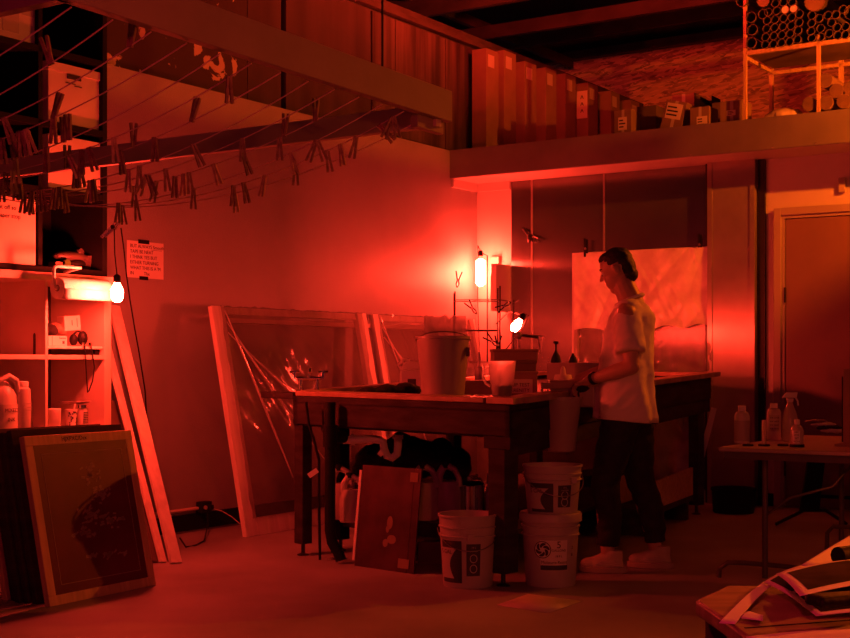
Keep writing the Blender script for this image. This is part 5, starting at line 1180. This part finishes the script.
# t-shirt
s_ = MB()
s_.loft([((.035, 0, .83), .178, .225), ((.035, 0, .90), .172, .220), ((.035, 0, 1.02), .155, .21), ((.03, 0, 1.16), .145, .205), ((.015, 0, 1.30), .142, .205), ((-.005, 0, 1.40), .125, .195), ((-.005, 0, 1.455), .09, .15), ((.005, 0, 1.495), .062, .08)], 32)
s_.cone((0, .13, 1.425), (.0, -.13, 1.425), .075, .075)
for s in (1, -1):
    a0 = sh[s]+V((0, -s*.03, .01)); e0 = sh[s].lerp(el[s], .74)
    s_.tube([a0, a0.lerp(e0, .3), a0.lerp(e0, .6), e0], [.075, .082, .085, .088], 20)
def fold(c):
    side = math.atan2(c.y, c.x-.03)
    k = .010*math.sin(side*7+c.z*6+2*noise.noise(c*4))*min(1, max(0, (1.36-c.z)/.35))
    k += .012*noise.noise(V((c.x*9, c.y*9, c.z*5)))+.006*noise.noise(V((c.x*20+c.z*14, c.y*22, c.z*16)))
    return k
shm = remesh(s_, .009, 5, fold)
for v in shm.vertices:
    if v.co.z < .845: v.co.z = .815-.16*(v.co.x-.035)*0+.012*noise.noise(v.co*6)+(v.co.x+.13)*.10
shirt = obj('t_shirt', shm, 'shirt', man, label='oversized white t-shirt')
obj('collar', MB().tube([V((.012+.075*math.cos(a), .075*math.sin(a), 1.492-.030*math.cos(a))) for a in [i*PI/12 for i in range(24)]], .009, 8, closed=True), 'shirt', shirt)
# front print stripes of the shirt
pr = MB()
for k in range(4): pr.grid(lambda u, v: V((.19+.012*math.sin(v*3), .03+.035*k+.014*u, 1.02+.2*v)), 2, 8)
# trousers
t_ = MB(); t_.loft([((.01, 0, .80), .12, .175), ((.015, 0, .86), .13, .18), ((.02, 0, .95), .13, .18), ((.02, 0, .99), .12, .165)], 28)
for s in (1, -1):
    a1 = an[s]+V((0, 0, .035)); m1 = kn[s].lerp(a1, .5)+V((-.02, 0, 0))
    t_.tube([hip[s]+V((0, 0, -.02)), hip[s].lerp(kn[s], .5), kn[s], m1, a1], [.108, .098, .080, .072, .058], 20)
pm_ = remesh(t_, .009, 5, lambda c: .007*noise.noise(V((c.x*12, c.y*12, c.z*22)))+.004*noise.noise(c*35)*(1 if c.z < .35 else .4))
obj('trousers', pm_, 'pants', man, label='black trousers')
# shoes
for s in (1, -1):
    a = an[s]; o_ = V((a.x, a.y, 0))
    so = obj('shoe', remesh(MB().loft([(o_+V((.03, 0, .03)), .122, .047), (o_+V((.03, 0, .05)), .118, .045), (o_+V((.012, 0, .075)), .095, .040), (o_+V((-.02, 0, .10)), .065, .040), (o_+V((-.03, 0, .125)), .052, .042)], 24).ell(o_+V((.10, 0, .045)), (.052, .046, .034), 10), .007, 3), 'shoe', man)
    n_ = 28; obj('sole', MB().prism([(o_.x+.028+.132*math.cos(2*PI*k/n_), o_.y+.053*math.sin(2*PI*k/n_)*(1+.12*math.cos(2*PI*k/n_)), .001) for k in range(n_)], (0, 0, .032)), 'sole', so, bevel=.004)
    lc_ = MB()
    for k in range(5): x = .035+.018*k; z = .098-.011*k; lc_.tube([o_+V((x, -.03, z-.012)), o_+V((x+.004, 0, z+.002)), o_+V((x, .03, z-.012))], .0032, 6)
    obj('laces', lc_, 'white', so)
    st_ = MB()
    for k in range(3): st_.tube([o_+V((-.08+.02*k, s*.0+.046, .045+.012*k)), o_+V((-.02+.02*k, .048, .052+.008*k)), o_+V((.06, .047, .05))], .0025, 5)
    obj('side_stripe', st_, 'labelpale', so)
# watch on the near wrist, apron-like cloth held
d = (hd_[1]-wr_[1]).normalized()
w_ = wr_[1]-d*.02
M3 = d.to_track_quat('Z', 'Y').to_matrix()
wt_ = single('wristwatch', MB().lathe([(.031, -.011), (.034, -.011), (.034, .011), (.031, .011), (.031, -.011)], (0, 0, 0), 24, M3, close=False), 'blackrub', (0, 0, 0), 'black watch worn on the man\'s left wrist', 'watch')
ml = Matrix.Translation(man.location) @ Matrix.Rotation(math.radians(163), 4, 'Z')
wt_.location = ml @ w_; wt_.rotation_euler = (0, 0, math.radians(163))
hw = ml @ (hd_[1]+V((.02, -.05, -.02)))
single('black_cloth', remesh(MB().ell((0, 0, 0), (.055, .045, .03)).ell((-.02, .03, -.03), (.03, .03, .05)), .007, 3, lambda c: .008*noise.noise(c*40)), 'blackcloth', hw, 'black cloth in the man\'s hands at the basin rim', 'cloth')

# ================================================================ UNSEEN LAMPS, FILL LIGHTS AND ADDED LIGHT BLOCKERS
M['amber_glow'] = emit('amber_bulb_glow', AMBER, AMB_RAD); M['front_fill_glow'] = emit('front_red_fill_glow', DRED, FRT_RAD)
t = thing('ceiling_lamp', 'amber ceiling lamp with an added light-blocking dish, above the right of the picture', 'lamp', AMB_POS, TH)
obj('bulb', MB().ell((0, 0, 0), (.015, .015, .015), 8), 'amber_glow', t)
obj('cord', MB().tube([(0, 0, .02), (0, 0, 1.3)], .006, 8), 'darkmetal', t)
obj('dish', MB().lathe([(.001, -.12), (.125, -.12), (.135, -.11), (.125, -.115), (.001, -.115)], n=24), 'darkmetal', t)  # dish added to keep amber off the floor at right
t = thing('amber_blocker_panel', 'added dark panel blocking amber light from the left wall, beyond the right picture edge', 'panel', W(4.0, -1.60, 2.7), TH)  # unseen panel added to shade the lower left wall from the amber lamp
obj('panel', MB().b2((-.01, 0, 0), (.01, .65, .41)), 'black', t); obj('cord', MB().tube([(0, .1, .41), (0, .1, 1.9)], .005, 6), 'blackrub', t); obj('cord', MB().tube([(0, .6, .41), (0, .6, 1.9)], .005, 6), 'blackrub', t)
t = thing('ceiling_lamp', 'added red fill lamp hanging near the viewer, above the picture', 'lamp', FRT_POS, 0)  # unseen lamp added for the dim red light on the foreground
obj('bulb', MB().ell((0, 0, 0), (.1, .1, .1), 8), 'front_fill_glow', t); obj('cord', MB().tube([(0, 0, .1), (0, 0, 2.3)], .006, 8), 'blackrub', t)
M['mezz_fill_glow'] = emit('mezzanine_red_fill_glow', (1.0, .03, .012), MEZ_RAD)
t = thing('ceiling_lamp', 'added red fill lamp over the upper storage floor, hanging above the picture', 'lamp', W(1.5, -1.2, 4.15), 0)  # unseen lamp added to brighten the strand board and tall cartons
obj('bulb', MB().ell((0, 0, 0), (.06, .06, .06), 8), 'mezz_fill_glow', t); obj('cord', MB().tube([(0, 0, .06), (0, 0, .9)], .006, 8), 'blackrub', t)
obj('dish', MB().lathe([(.001, -.10), (.19, -.10), (.22, -.075), (.215, -.07), (.18, -.093), (.001, -.093)], n=24), 'darkmetal', t)  # dish added to keep this red light off the floor below
M['near_fill_glow'] = emit('near_amber_fill_glow', AMBER, NEAR_RAD)
t = thing('clip_lamp', 'added amber fill lamp over the work table, beyond the right picture edge', 'lamp', NEAR_POS, 0)  # unseen lamp added to give the prints and shirt their orange light
obj('bulb', MB().ell((0, 0, 0), (.03, .03, .03), 8), 'near_fill_glow', t); obj('cord', MB().tube([(0, 0, .03), (0, 0, 2.5)], .006, 8), 'blackrub', t)
